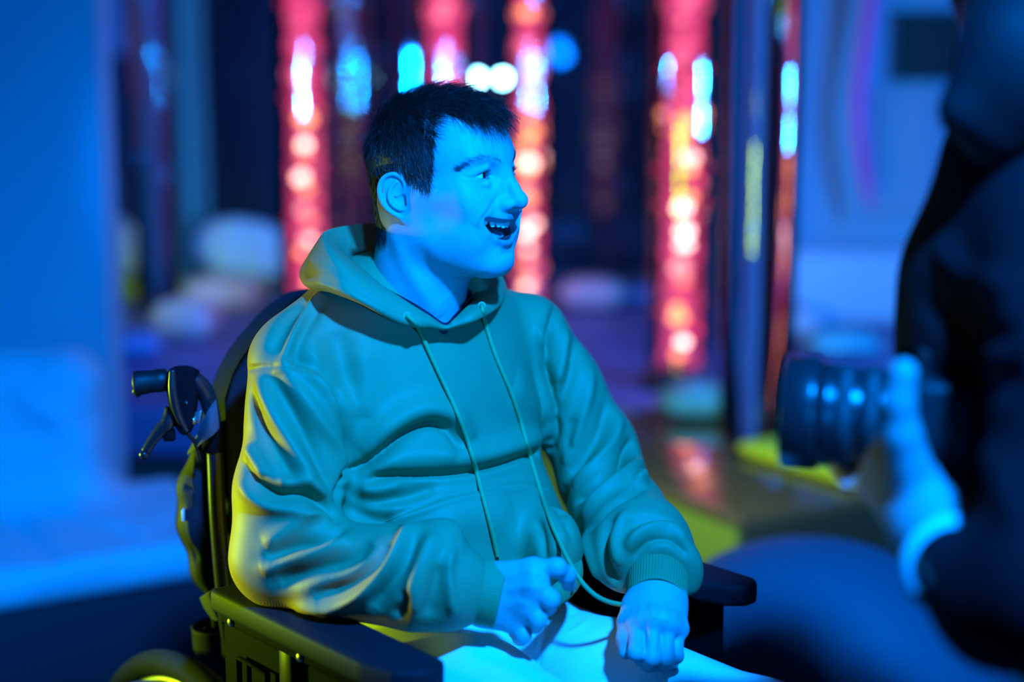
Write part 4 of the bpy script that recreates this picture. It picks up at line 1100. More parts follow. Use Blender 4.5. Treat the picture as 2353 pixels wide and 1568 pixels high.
# ------------------------------------------------------------------ hands
def hand_sdf(H):
    wr, mcp, rad = H['wrist'], H['mcp'], H['r']
    def f(P):
        P = P.astype(np.float32); d = None
        for i in range(4):
            e = d_cone(P, wr[0] * (1 - i / 3) + wr[1] * (i / 3), mcp[i], H['wr'], rad[i] * H.get('palm', 1.25))
            d = e if d is None else smin(d, e, 0.016)
        for a, b in zip(mcp[:-1], mcp[1:]): d = smin(d, d_cone(P, a, b, 0.0105, 0.0105), 0.012)
        d = smin(d, d_cone(P, H['arm'], (wr[0] + wr[1]) / 2, 0.027, 0.029), 0.02)
        for i, ch in enumerate(H['fingers']):
            pts = [mcp[i]] + ch; r = rad[i]
            rs = np.interp(np.linspace(0, 1, len(pts)), [0, 0.5, 1], [r * 1.1, r * 1.0, r * 0.84])
            g = d_chain(P, pts, rs, 0.004)
            for q in pts[1:-1]: g = smin(g, np.linalg.norm(P - q.astype(np.float32), axis=1) - r * 1.02, 0.005)   # knuckles
            d = smin(d, g, 0.0035 if i else 0.0035)
        t = d_chain(P, H['thumb'], H['tr'], 0.006)
        d = smin(d, t, 0.007)
        return d
    return f
RH = dict(arm=at(1060, 1356, 1.922), wrist=[at(1128, 1330, 1.925), at(1110, 1405, 1.925)], wr=0.0185,
          mcp=[at(1226, 1310, 1.905), at(1232, 1350, 1.893), at(1217, 1396, 1.895), at(1186, 1434, 1.905)], r=[0.0102, 0.0102, 0.0096, 0.0086], palm=1.35,
          fingers=[[at(1279, 1305, 1.900), at(1301, 1322, 1.912), at(1307, 1344, 1.928)],
                   [at(1264, 1378, 1.885), at(1257, 1394, 1.915), at(1238, 1392, 1.93)],
                   [at(1236, 1424, 1.885), at(1228, 1436, 1.915), at(1210, 1425, 1.93)],
                   [at(1202, 1460, 1.895), at(1196, 1466, 1.92), at(1182, 1455, 1.935)]],
          thumb=[at(1140, 1330, 1.945), at(1185, 1340, 1.965), at(1225, 1365, 1.97), at(1245, 1380, 1.965)], tr=[0.016, 0.0125, 0.0105, 0.009])
LH = dict(arm=at(1510, 1330, 2.06), wrist=[at(1484, 1385, 2.005), at(1534, 1388, 2.005)], wr=0.0235,
          mcp=[at(1464, 1434, 1.962), at(1499, 1426, 1.955), at(1532, 1432, 1.957), at(1557, 1446, 1.968)], r=[0.0092, 0.0096, 0.0090, 0.0082], palm=1.5,
          fingers=[[at(1462, 1500, 1.930), at(1474, 1512, 1.955), at(1478, 1490, 1.975)],
                   [at(1500, 1512, 1.926), at(1492, 1526, 1.952), at(1490, 1500, 1.975)],
                   [at(1531, 1516, 1.932), at(1522, 1526, 1.957), at(1515, 1500, 1.98)],
                   [at(1553, 1508, 1.946), at(1542, 1522, 1.968), at(1538, 1500, 1.99)]],
          thumb=[at(1460, 1395, 1.995), at(1443, 1430, 1.975), at(1437, 1468, 1.962), at(1438, 1500, 1.955)], tr=[0.018, 0.0125, 0.0105, 0.0088])
bodyV, bodyF, bodyM = [HW], [HF], [np.where(in_mouth, 1, np.where(on_lip, 2, 0))]
cnt_v = len(HW)
HANDS = []
for H, strokes in ((RH, [([(1165, 1400), (1190, 1385), (1215, 1392)], 0.004, 0.0012), ([(1160, 1330), (1195, 1318), (1225, 1308)], 0.004, 0.0014), ([(1165, 1360), (1200, 1350), (1230, 1350)], 0.004, 0.0012),
                         ([(1255, 1345), (1236, 1328), (1246, 1330)], 0.003, -0.002)]),
                   (LH, [([(1495, 1385), (1500, 1405), (1500, 1425)], 0.004, 0.0014), ([(1525, 1385), (1530, 1408), (1532, 1430)], 0.004, 0.0014), ([(1475, 1390), (1468, 1410), (1464, 1432)], 0.004, 0.0012),
                         ([(1482, 1425), (1482, 1460), (1480, 1495)], 0.003, -0.0015), ([(1516, 1430), (1518, 1465), (1514, 1500)], 0.003, -0.0015)])):
    allp = np.array([H['arm']] + H['wrist'] + H['mcp'] + [q for c_ in H['fingers'] for q in c_] + H['thumb'])
    V, F = clay(hand_sdf(H), allp.min(0) - 0.034, allp.max(0) + 0.034, 0.00125)
    V = relax(V, F, 1, 0.4); V = sculpt(V, F, strokes)
    HANDS.append((V, F))
    bodyV.append(V); bodyF.append(F + cnt_v); cnt_v += len(V); bodyM.append(np.zeros(len(F), int))
# the trunk and arms that carry the clothes
def trunk_sdf(P): return hoodie_sdf(P) + 0.022
V, F = clay(trunk_sdf, TC - (0.30, 0.40, 0.50), TC + (0.42, 0.28, 0.13), 0.011)
bodyV.append(V); bodyF.append(F + cnt_v); bodyM.append(np.zeros(len(F), int))
bo = obj('body', np.concatenate(bodyV), np.concatenate(bodyF), [SKIN, MOUTH, LIP], person)
bo.data.polygons.foreach_set('material_index', np.concatenate(bodyM).astype(np.int32))
# ================================================================== the wheelchair
BLACK = mat('black_plastic', (0.006, 0.007, 0.009), rough=0.85, spec=0.03, bump=(600, 0.1, 0.001))
PADM = mat('armrest_vinyl', (0.012, 0.013, 0.017), rough=0.6, spec=0.10, noise=(40, 0.15), bump=(300, 0.08, 0.001))
FABB = mat('black_upholstery', (0.022, 0.023, 0.030), rough=0.95, spec=0.1, bump=(700, 0.4, 0.001))
TUBEM = mat('black_lacquered_steel', (0.018, 0.018, 0.022), rough=0.25, spec=0.4)
GRIP = mat('black_rubber_grip', (0.010, 0.010, 0.012), rough=0.45, spec=0.3, bump=(500, 0.2, 0.001))
STEEL = mat('zinc_steel', (0.30, 0.31, 0.32), rough=0.35, metal=0.9)
BAGM = mat('dark_grey_nylon', (0.016, 0.018, 0.026), rough=0.7, spec=0.2, bump=(350, 0.3, 0.001))
FLAPM = mat('grey_woven_fabric', (0.06, 0.065, 0.085), rough=0.85, bump=(500, 0.5, 0.001))
TYRE = mat('grey_tyre_rubber', (0.022, 0.024, 0.022), rough=0.9, spec=0.1, noise=(60, 0.2), bump=(200, 0.25, 0.001))
REFL = mat('reflective_tape', (0.75, 0.8, 0.8), rough=0.25)

chair = thing('wheelchair', 'black wheelchair with padded armrests and brake-lever push handles under the laughing person', 'wheelchair', t2w(0.0, 0, 0.0))
# armrests: pad in plan view (along forward), then extruded up
def armrest(l, f0, f1, wd, nose, z0):
    poly = [(f0, -wd / 2), (f1 - nose, -wd / 2), (f1 - 0.02, -wd / 2 + 0.012), (f1, -wd / 2 + 0.035), (f1 - 0.002, wd / 2 - 0.014), (f1 - 0.016, wd / 2), (f0, wd / 2)]
    R3 = TR.copy()
    V, F = prism([(x, y) for x, y in poly], 0.030, R3, t2w(0, l, z0), bev=0.007, seg=3)
    return obj('armrest', V, F, PADM, chair)
armrest(-0.252, -0.015, 0.385, 0.078, 0.07, 0.756)
armrest(0.285, -0.06, 0.36, 0.070, 0.06, 0.734)
def fl_box(name, f, l, z, s, m, bev=0.004, parent=None):
    V, F = box(t2w(f, l, z), s, TR, bev); return obj(name, V, F, m, parent or chair)
for l, sg in ((-0.252, -1), (0.285, 1)):
    p = fl_box('side_panel', 0.13, l + 0.006, 0.60, (0.36, 0.012, 0.25), BLACK, 0.004)
    for fx, zz in ((0.035, 0.665), (0.035, 0.585), (0.20, 0.665), (0.20, 0.585)):
        fr = MB()
        for dx, dz, sx_, sz_ in ((-0.034, 0, 0.004, 0.054), (0.034, 0, 0.004, 0.054), (0, 0.027, 0.072, 0.004), (0, -0.027, 0.072, 0.004)):
            V, F = box(t2w(fx + dx, l + sg * 0.008, zz + dz), (sx_, 0.008, sz_), TR, 0.0015, 1); fr.add(V, F)
        fr.build('panel_rim', BLACK, p)
    fl_box('armrest_post', 0.118, l, 0.66, (0.034, 0.026, 0.18), TUBEM, 0.006)
    fl_box('armrest_bracket', 0.12, l + sg * 0.002, 0.742, (0.30, 0.030, 0.016), BLACK, 0.004)
    for fx in (0.0, 0.16, 0.30):
        V, F = lathe([(0.0, 0.004), (0.004, 0.0035), (0.0062, 0.0015), (0.0062, 0.0)], 14, t2w(fx, l + sg * 0.017, 0.741), tuple(TL * sg)); obj('screw', V, F, STEEL, chair)
# frame tubes
def fr_tube(name, pts, r, m=TUBEM, seg=16, n=40):
    V, F = tube(catmull(pts, n), r, seg); return obj(name, V, F, m, chair)
for sg, l in ((-1, -0.225), (1, 0.245)):
    nearside = sg < 0
    if nearside:
        fr_tube('back_post', [at(553, 1600, 2.19), at(525, 1450, 2.195), at(512, 1330, 2.20), at(500, 1180, 2.205), at(494, 1040, 2.21), at(488, 985, 2.21)], 0.0115)
        V, F = lathe([(0.0118, -0.02), (0.0150, -0.018), (0.0152, 0.016), (0.013, 0.02)], 24, at(489, 1005, 2.21), tuple(unit(at(488, 985, 2.21) - at(494, 1040, 2.21)))); obj('tube_sleeve', V, F, BLACK, chair)
        fr_tube('handle_bend', [at(490, 1000, 2.21), at(486, 955, 2.21), at(473, 905, 2.205), at(450, 876, 2.20), at(420, 869, 2.198), at(390, 872, 2.197)], 0.0118)
    else:
        fr_tube('back_post', [t2w(-0.13, l, 0.35), t2w(-0.14, l, 0.7), t2w(-0.15, l, 0.98)], 0.0115)
    fr_tube('lower_rail', [t2w(-0.13, l, 0.40), t2w(0.1, l, 0.40), t2w(0.38, l, 0.40)], 0.0115)
    fr_tube('seat_rail', [t2w(-0.13, l, 0.53), t2w(0.1, l, 0.535), t2w(0.36, l, 0.54)], 0.0115)
    fr_tube('front_post', [t2w(0.36, l, 0.56), t2w(0.38, l, 0.40), t2w(0.40, l, 0.20)], 0.0115)
# grip of the push handle
ax = unit(at(303, 881, 2.19) - at(388, 872, 2.197))
V, F = lathe([(0.0128, 0.0), (0.0150, 0.002), (0.0155, 0.012), (0.0146, 0.02), (0.0155, 0.028), (0.0158, 0.036), (0.0164, 0.040), (0.0158, 0.044), (0.0, 0.047)], 28, at(386, 873, 2.197), tuple(ax))
grip = obj('push_grip', V, F, GRIP, chair)
V, F = tube([at(322, 893, 2.19), at(318, 903, 2.189), at(322, 908, 2.188)], [0.010, 0.0085, 0.005], 14); obj('grip_tail', V, F, GRIP, grip)
# brake: clamp, body, lever, ball, cable, bracket
def px_plate(name, poly, Y, th, m, parent, bev=0.003):
    c_ = np.mean(poly, 0); o_ = at(c_[0], c_[1], Y)
    sc = Y / FPX * 1.015
    V, F = prism([((x - c_[0]) * sc, -(y - c_[1]) * sc) for x, y in poly], th, basis((1, 0, 0), (0, S10, C10), (0, -C10, S10)), o_ + np.array((0, th / 2, 0)), bev, 3)
    return obj(name, V, F, m, parent)
br = px_plate('brake_body', [(386, 858), (398, 847), (425, 843), (448, 850), (462, 862), (450, 872), (456, 900), (450, 950), (444, 985), (434, 1004), (420, 1006), (404, 985), (390, 935), (384, 890)], 2.192, 0.030, BLACK, chair, 0.006)
V, F = tube(catmull([at(396, 850, 2.170), at(396, 890, 2.168), at(402, 930, 2.168), at(414, 965, 2.170), at(430, 992, 2.174)], 24), [0.0042, 0.0058, 0.0062, 0.0052, 0.0035], 12); obj('brake_cover', V, F, TUBEM, br)
lv = obj('brake_lever', *tube(catmull([at(392, 935, 2.185), at(388, 968, 2.182), at(368, 990, 2.180), at(348, 1016, 2.178), at(334, 1038, 2.177)], 26), [0.007, 0.0105, 0.0085, 0.0068, 0.0062], 14), TUBEM, chair)
V, F = lathe([(0.0, -0.0068), (0.0038, -0.0058), (0.0064, -0.002), (0.0066, 0.001), (0.0048, 0.0048), (0.0, 0.0068)], 18, at(331, 1045, 2.177), (0, 0, 1)); obj('lever_ball', V, F, TUBEM, lv)
V, F = box(at(389, 1000, 2.184), (0.0155, 0.012, 0.016), None, 0.003); obj('lever_stop', V, F, BLACK, lv)
V, F = tube(catmull([at(426, 990, 2.178), at(436, 1002, 2.18), at(450, 1022, 2.19), at(458, 1060, 2.20)], 16), 0.0028, 10); obj('brake_cable', V, F, GRIP, chair)
bk = px_plate('bracket', [(436, 952), (466, 944), (462, 975), (440, 980)], 2.19, 0.012, STEEL, chair, 0.0015)
V, F = lathe([(0.0, 0.006), (0.004, 0.0055), (0.0062, 0.003), (0.0062, 0.0)], 6, at(443, 967, 2.184), (0, -1, 0.15)); obj('bolt', V, F, STEEL, bk)
V, F = lathe([(0.0, 0.001), (0.0030, 0.001), (0.0034, -0.001)], 14, at(427, 927, 2.1755), (0, -1, 0.15)); obj('rivet', V, F, TUBEM, br)

# --- backrest: upholstered panel, gently curved, rounded top corner
def back_panel():
    nu, nv = 26, 30; V = []
    for i in range(nu):
        u = -1 + 2 * i / (nu - 1)
        for j in range(nv):
            v = j / (nv - 1)
            top = 1.105 - 0.095 * max(0, (abs(u) - 0.25) / 0.75) ** 1.5 - 0.02 * max(0, (abs(u) - 0.85) / 0.15) ** 2
            z = 0.60 + (top - 0.60) * v
            l = 0.018 + u * (0.206 - 0.006 * v)
            f = -0.150 - 0.035 * (1 - u * u) - 0.02 * v
            V.append((f, l, z))
    V = np.array(V); n = len(V)
    front = np.array([t2w(*p) for p in V + (0.018, 0, 0)]); back = np.array([t2w(*p) for p in V - (0.022, 0, 0)])
    F = grid_faces(nu, nv, False)
    F2 = [tuple(i + n for i in f[::-1]) for f in F]
    rim = [i * nv for i in range(nu)] + [(nu - 1) * nv + j for j in range(1, nv)] + [i * nv + nv - 1 for i in range(nu - 2, -1, -1)] + [j for j in range(nv - 2, 0, -1)]
    mid = np.array([(front[a] + back[a]) / 2 for a in rim])
    cen = (front.mean(0) + back.mean(0)) / 2
    mid = mid + (mid - cen) / np.linalg.norm(mid - cen, axis=1)[:, None] * 0.012
    VV = np.concatenate([front, back, mid]); m0 = 2 * n; k = len(rim); F3 = []
    for a in range(k):
        b = (a + 1) % k
        F3 += [(rim[a], m0 + a, m0 + b, rim[b]), (m0 + a, rim[a] + n, rim[b] + n, m0 + b)]
    return VV, F + F2 + F3
V, F = back_panel(); obj('backrest', V, F, FABB, chair)
fl_box('seat_cushion', 0.10, 0.01, 0.535, (0.46, 0.44, 0.06), FABB, 0.02)
fl_box('side_guard', 0.18, -0.222, 0.70, (0.22, 0.008, 0.09), FABB, 0.003)
# bag slung behind the backrest
def bag_sdf(P):
    P = P.astype(np.float32)
    d = d_chain(P, [at(463, 1040, 2.24), at(452, 1120, 2.25), at(458, 1200, 2.25), at(478, 1310, 2.25), at(500, 1385, 2.24)], [0.014, 0.022, 0.0245, 0.018, 0.007], 0.02)
    d2 = d_chain(P, [at(470, 1040, 2.33), at(462, 1120, 2.36), at(466, 1200, 2.36), at(486, 1310, 2.35), at(505, 1385, 2.33)], [0.014, 0.03, 0.034, 0.026, 0.010], 0.02)
    return smin(d, d2, 0.09)
_b = at(470, 1200, 2.30)
V, F = clay(bag_sdf, _b - (0.10, 0.14, 0.17), _b + (0.10, 0.14, 0.17), 0.004)
V = relax(V, F, 2); V = sculpt(V, F, [([(450, 1050), (446, 1130), (455, 1220)], 0.004, 0.0015), ([(470, 1060), (474, 1140), (476, 1240)], 0.004, -0.0015), ([(425, 1120), (445, 1125)], 0.003, -0.004),
    ([(480, 1150), (488, 1240), (490, 1320)], 0.004, 0.003), ([(440, 1250), (452, 1290)], 0.004, -0.003), ([(430, 1160), (436, 1220), (448, 1270)], 0.004, 0.002)])
bag = obj('bag', V, F, BAGM, chair, label='dark nylon bag slung behind the backrest')
def patch(pts_rows, th=0.003, n1=14, n2=20):
    rows = [catmull([at(*p) for p in r], n2) for r in pts_rows]
    G = np.array([catmull([r[j] for r in rows], n1) for j in range(n2)]).transpose(1, 0, 2)
    A = G.reshape(-1, 3); n = len(A); Bk = A + np.array((0, th, 0))
    F = grid_faces(n1, n2, False); F2 = [tuple(i + n for i in f[::-1]) for f in F]
    rim = [j for j in range(n2)] + [i * n2 + n2 - 1 for i in range(1, n1)] + [(n1 - 1) * n2 + j for j in range(n2 - 2, -1, -1)] + [i * n2 for i in range(n1 - 2, 0, -1)]
    F3 = [(rim[a], rim[a] + n, rim[(a + 1) % len(rim)] + n, rim[(a + 1) % len(rim)]) for a in range(len(rim))]
    return np.concatenate([A, Bk]), F + F2 + F3
V, F = patch([[(496, 918, 2.188), (474, 950, 2.178), (452, 1000, 2.185), (428, 1045, 2.21)], [(500, 945, 2.183), (482, 975, 2.172), (462, 1012, 2.18), (432, 1040, 2.205)], [(504, 985, 2.183), (490, 1000, 2.175), (466, 1018, 2.18), (430, 1046, 2.205)]])
obj('bag_flap', V, F, FLAPM, bag)
V, F = box(at(421, 1184, 2.225), (0.003, 0.010, 0.0155), None, 0.0008); obj('reflective_tab', V, F, REFL, bag)
V, F = patch([[(459, 1375, 2.215), (480, 1362, 2.20), (508, 1345, 2.205)], [(470, 1400, 2.215), (490, 1395, 2.20), (512, 1385, 2.205)], [(488, 1425, 2.22), (500, 1428, 2.21), (514, 1428, 2.21)]])
obj('bag_corner', V, F, FLAPM, bag)
# pouch for the bottle behind the post
V, F = lathe([(0.0, 0.0), (0.030, 0.002), (0.036, 0.02), (0.037, 0.045), (0.038, 0.048), (0.035, 0.05), (0.0345, 0.045)], 40, at(505, 1515, 2.26), (0, 0, 1)); po = obj('net_pouch', V, F, BAGM, chair)
V, F = tube(catmull([at(470, 1478, 2.23), at(464, 1462, 2.24), at(472, 1448, 2.25), at(480, 1446, 2.25)], 14), 0.006, 8, True, 0.4, 1.6); obj('pouch_strap', V, F, FABB, po)
V, F = tube(catmull([at(497, 1400, 2.25), at(500, 1450, 2.25), at(510, 1560, 2.25)], 12), 0.0075, 12); obj('rear_post', V, F, TUBEM, chair)
V, F = lathe([(0.0145, -0.014), (0.0165, -0.012), (0.0165, 0.012), (0.0145, 0.014)], 24, at(545, 1540, 2.19), (0, 0, 1)); obj('tube_clamp', V, F, BLACK, chair)
# wheels
def wheel(cen, nrm, Rw, name, tr=0.016, spokes=20, hand=True):
    nrm = unit(nrm); wroot = bpy.data.objects.new(name, None); COL.objects.link(wroot); wroot.parent = chair
    wroot.location = Vector(cen) - parent_loc(chair)
    e1 = unit(np.cross(nrm, TU)); e2 = np.cross(nrm, e1)
    circ = lambda r, o, n: np.array([cen + r * (math.cos(t) * e1 + math.sin(t) * e2) + nrm * o for t in np.linspace(0, 2 * PI, n, endpoint=False)])
    def torus(r, o, rt, nseg=96, seg=14, sq=1.0):
        c_ = circ(r, o, nseg); V = []
        for i in range(nseg):
            rad = unit(c_[i] - cen - nrm * o)
            for k in range(seg):
                a = 2 * PI * k / seg; V.append(c_[i] + rad * rt * math.cos(a) * sq + nrm * rt * math.sin(a))
        return np.array(V), grid_faces(nseg, seg, True, True)
    V, F = torus(Rw - tr, 0, tr); obj('tyre', V, F, TYRE, wroot)
    V, F = torus(Rw - 2 * tr - 0.006, 0, 0.008, sq=1.2); obj('rim', V, F, STEEL, wroot)
    if hand: V, F = torus(Rw - 0.045, -0.028 if nrm @ TL > 0 else 0.028, 0.0085); obj('hand_rim', V, F, STEEL, wroot)
    V, F = lathe([(0.0, -0.03), (0.02, -0.03), (0.02, 0.03), (0.0, 0.03)], 20, cen, tuple(nrm)); obj('hub', V, F, TUBEM, wroot)
    for s_ in range(spokes):
        t = 2 * PI * s_ / spokes; d = math.cos(t) * e1 + math.sin(t) * e2
        V, F = tube([cen + d * 0.02 + nrm * (0.02 if s_ % 2 else -0.02), cen + d * (Rw - 2 * tr - 0.006)], 0.0012, 5); obj('spoke', V, F, STEEL, wroot)
wheel(np.array((*at(432, 1512, 2.17)[:2], 0.0)) + np.array((0, 0, at(432, 1512, 2.17)[2] - 0.305)), TL, 0.305, 'rear_wheel', 0.018)
wheel(t2w(-0.02, 0.33, at(432, 1512, 2.17)[2] - 0.305), TL, 0.305, 'rear_wheel', 0.018, 16)
for l in (-0.2, 0.22):
    wheel(t2w(0.36, l, 0.09), TL, 0.09, 'front_wheel', 0.016, 6, False)
    fr_tube('caster_fork', [t2w(0.40, l + 0.03, 0.21), t2w(0.385, l + 0.03, 0.15), t2w(0.36, l + 0.03, 0.09)], 0.008)
for l in (-0.11, 0.13):
    fr_tube('footrest_hanger', [t2w(0.38, l * 1.7, 0.50), t2w(0.48, l * 1.6, 0.30), t2w(0.53, l * 1.3, 0.08)], 0.010)
    fl_box('footplate', 0.58, l, 0.066, (0.17, 0.15, 0.014), BLACK, 0.004)
# ================================================================== the person with the camera in the foreground
DARKC = mat('black_jacket_cloth', (0.008, 0.009, 0.012), rough=0.95, spec=0.15, noise=(12, 0.2), bump=(220, 0.3, 0.002))
SKIN2 = mat('skin_of_hand', (0.50, 0.36, 0.36), rough=0.55, noise=(80, 0.06))
CUFFW = mat('white_cuff_cloth', (0.80, 0.82, 0.84), rough=0.7)
CAMB = mat('camera_body_black', (0.018, 0.018, 0.020), rough=0.45)
LENSB = mat('lens_barrel_black', (0.020, 0.020, 0.022), rough=0.28, spec=0.6)
RUBB = mat('lens_ring_rubber', (0.035, 0.035, 0.038), rough=0.5)
GLASSF = mat('coated_front_glass', (0.01, 0.03, 0.02), rough=0.05, spec=0.9)
ph = thing('person', 'person in dark clothes in the right foreground steadying a camera with one hand', 'person', (0.72, 1.62, 0.0))
def jacket_sdf(P):
    P = P.astype(np.float32)
    d = d_chain(P, [at(2395, 420, 1.62), at(2335, 650, 1.60), at(2330, 850, 1.60), at(2370, 1150, 1.62), (0.80, 1.66, 0.80)], [0.085, 0.098, 0.098, 0.11, 0.13], 0.05)
    d = smin(d, d_chain(P, [at(2520, 420, 1.75), at(2500, 800, 1.75), (0.88, 1.78, 0.80)], [0.10, 0.12, 0.14], 0.05), 0.08)
    # near arm: shoulder, elbow close to the lens of the picture, forearm going away to the hand
    d = smin(d, d_chain(P, [at(2440, 480, 1.52), at(2480, 850, 1.38), at(2430, 1350, 1.30)], [0.075, 0.066, 0.062], 0.04), 0.05)
    d = smin(d, d_chain(P, [at(2430, 1350, 1.30), at(2300, 1380, 1.34), at(2200, 1312, 1.38)], [0.062, 0.052, 0.038], 0.03), 0.04)
    # neck and shoulders
    d = smin(d, d_chain(P, [at(2370, 340, 1.58), at(2480, 330, 1.70)], [0.07, 0.09], 0.04), 0.06)
    return d
JV, JF = clay(jacket_sdf, (0.34, 1.05, 0.58), (1.14, 2.04, 1.54), 0.009)
JV = relax(JV, JF, 2)
JV = sculpt(JV, JF, [([(2150, 560), (2230, 640), (2330, 660)], 0.012, 0.008), ([(2120, 680), (2220, 760), (2330, 770)], 0.012, -0.008), ([(2180, 930), (2270, 880), (2350, 860)], 0.014, -0.01), ([(2250, 1020), (2300, 1100), (2340, 1200)], 0.014, 0.008)])
obj('jacket', JV, JF, DARKC, ph)
def legs_sdf(P):
    P = P.astype(np.float32)
    d = d_chain(P, [(0.78, 1.60, 0.86), (0.79, 1.60, 0.45), (0.80, 1.62, 0.09)], [0.115, 0.075, 0.055], 0.04)
    d = smin(d, d_chain(P, [(0.88, 1.78, 0.86), (0.91, 1.81, 0.45), (0.92, 1.84, 0.09)], [0.115, 0.075, 0.055], 0.04), 0.03)
    d = smin(d, d_chain(P, [(0.80, 1.63, 0.05), (0.66, 1.62, 0.04)], [0.045, 0.04]), 0.04)
    d = smin(d, d_chain(P, [(0.92, 1.85, 0.05), (0.78, 1.84, 0.04)], [0.045, 0.04]), 0.04)
    return smax(d, 0.005 - P[:, 2], 0.01)
V, F = clay(legs_sdf, (0.55, 1.42, -0.02), (1.10, 2.02, 1.02), 0.014); obj('trousers', V, F, mat('dark_trouser_cloth', (0.02, 0.022, 0.03), rough=0.85), ph)
# head bowed over the screen, dark hair falling forward
def head2_sdf(P):
    P = P.astype(np.float32)
    d = d_ell(P, at(2450, -80, 1.62), (0.09, 0.085, 0.115))
    d = smin(d, d_cone(P, at(2360, 40, 1.58), at(2345, 330, 1.60), 0.06, 0.06), 0.03)
    return d
_h = at(2390, 20, 1.60)
V, F = clay(head2_sdf, _h - (0.2, 0.18, 0.24), _h + (0.2, 0.18, 0.22), 0.009); b2 = [(V, F)]
def hair2_sdf(P):
    P = P.astype(np.float32)
    d = d_ell(P, at(2450, -90, 1.62), (0.108, 0.10, 0.125))
    d = smin(d, d_chain(P, [at(2440, -90, 1.54), at(2320, 110, 1.51), at(2205, 252, 1.50)], [0.062, 0.040, 0.020], 0.03), 0.04)
    d = smin(d, d_chain(P, [at(2470, -20, 1.52), at(2380, 200, 1.51), at(2300, 300, 1.51)], [0.07, 0.05, 0.035], 0.03), 0.03)
    return d
_h = at(2340, 80, 1.53)
V, F = clay(hair2_sdf, _h - (0.24, 0.24, 0.24), _h + (0.26, 0.28, 0.28), 0.009); obj('hair', V, F, mat('black_hair', (0.005, 0.005, 0.007), rough=0.7), ph)
# hand under the lens, thumb up its near side
H2 = dict(arm=at(2210, 1320, 1.375), wrist=[at(2165, 1185, 1.435), at(2110, 1240, 1.44)], wr=0.020,
          mcp=[at(2062, 1010, 1.490), at(2035, 1050, 1.500), at(2015, 1085, 1.510), at(2012, 1120, 1.515)], r=[0.0095, 0.0095, 0.009, 0.008], palm=1.5,
          fingers=[[at(2020, 1095, 1.56), at(1985, 1105, 1.60), at(1960, 1070, 1.625)], [at(1998, 1108, 1.57), at(1960, 1108, 1.60), at(1935, 1070, 1.625)],
                   [at(1985, 1112, 1.56), at(1945, 1105, 1.585), at(1920, 1075, 1.61)], [at(1985, 1122, 1.55), at(1950, 1115, 1.57), at(1930, 1095, 1.59)]],
          thumb=[at(2100, 1110, 1.455), at(2072, 1000, 1.445), at(2066, 925, 1.440), at(2076, 858, 1.438)], tr=[0.022, 0.0165, 0.0135, 0.0125])
allp = np.array([H2['arm']] + H2['wrist'] + H2['mcp'] + [q for c_ in H2['fingers'] for q in c_] + H2['thumb'])
V, F = clay(hand_sdf(H2), allp.min(0) - 0.036, allp.max(0) + 0.036, 0.0026); b2.append((V, F))
n0 = len(b2[0][0]); obj('body', np.concatenate([b2[0][0], b2[1][0]]), np.concatenate([b2[0][1], b2[1][1] + n0]), SKIN2, ph)
cax = unit(at(2135, 1235, 1.445) - at(2290, 1390, 1.29))
cpt = at(2185, 1298, 1.385)
V, F = lathe([(0.0370, -0.008), (0.0425, -0.007), (0.0440, 0.0), (0.0425, 0.007), (0.0370, 0.008), (0.0330, 0.004)], 48, cpt, tuple(cax)); obj('cuff', V, F[:-2], CUFFW, ph)
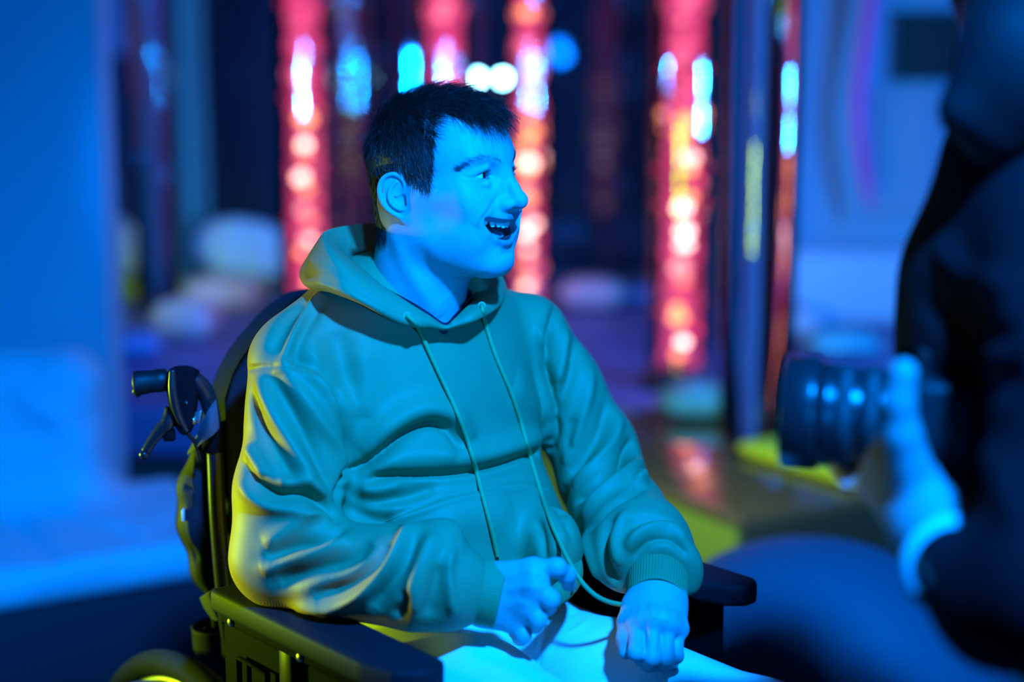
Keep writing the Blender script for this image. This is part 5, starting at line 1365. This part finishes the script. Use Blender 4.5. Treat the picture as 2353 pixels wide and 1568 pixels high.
# the camera
lax = unit((-0.96, 0.26, 0.01)); L0 = at(1800, 945, 1.600)
prof = [(0.0475, 0.004), (0.0530, 0.0), (0.0555, 0.002), (0.0555, 0.030), (0.0540, 0.033), (0.0500, 0.036), (0.0500, 0.042), (0.0520, 0.044), (0.0520, 0.060), (0.0480, 0.064), (0.0465, 0.070), (0.0485, 0.073), (0.0485, 0.090), (0.0450, 0.094), (0.0440, 0.106), (0.0400, 0.112)]
cm = thing('camera', 'black camera with a large lens held by the person in the foreground', 'camera', L0)
def lens_part(name, prof_, m, k=48):
    V, F = lathe([(r, -h) for r, h in prof_], k, L0, tuple(lax)); return obj(name, V, F, m, cm)
lens_part('lens_hood', [(0.0475, 0.012), (0.0475, 0.002), (0.0515, 0.0), (0.0550, 0.002), (0.0550, 0.030), (0.0540, 0.034), (0.0500, 0.036)], LENSB)
fg = lens_part('front_glass', [(0.0, 0.010), (0.02, 0.0105), (0.036, 0.0125), (0.046, 0.016)], GLASSF)
lens_part('lens_barrel', [(0.0500, 0.035), (0.0495, 0.046), (0.0470, 0.050), (0.0470, 0.068), (0.0450, 0.072), (0.0450, 0.094), (0.0430, 0.098), (0.0430, 0.114), (0.0380, 0.118)], LENSB)
def ribbed_ring(h0, h1, r, n, nm):
    V = []; seg = n * 4
    for h in (h0, h0 + 0.001, h1 - 0.001, h1):
        for k in range(seg):
            a = 2 * PI * k / seg; rr = r + (0.0009 if k % 4 < 2 else 0.0) - (0.003 if h in (h0, h1) else 0)
            V.append((rr * math.cos(a), rr * math.sin(a), -h))
    q = np.array(Vector((0, 0, 1)).rotation_difference(Vector(lax)).to_matrix()); V = np.array(V) @ q.T + L0
    obj(nm, V, grid_faces(4, seg), RUBB, cm)
ribbed_ring(0.051, 0.067, 0.0488, 60, 'zoom_ring'); ribbed_ring(0.074, 0.092, 0.0475, 56, 'focus_ring')
by = np.cross((0, 0, 1), lax); CRm = basis(lax, by, (0, 0, 1))
V, F = box(L0 - lax * 0.150, (0.062, 0.135, 0.098), CRm, 0.010, 3); bo2 = obj('camera_body', V, F, CAMB, cm)
V, F = box(L0 - lax * 0.150 + np.array((0, 0, 0.058)), (0.055, 0.052, 0.030), CRm, 0.008, 3); obj('viewfinder_hump', V, F, CAMB, cm)
V, F = box(L0 - lax * 0.145 - by * 0.058, (0.080, 0.030, 0.094), CRm, 0.012, 3); obj('hand_grip', V, F, RUBB, cm)
V, F = lathe([(0.0, 0.008), (0.012, 0.008), (0.013, 0.0)], 24, L0 - lax * 0.150 - by * 0.040 + np.array((0, 0, 0.048)), (0, 0, 1)); obj('mode_dial', V, F, RUBB, cm)
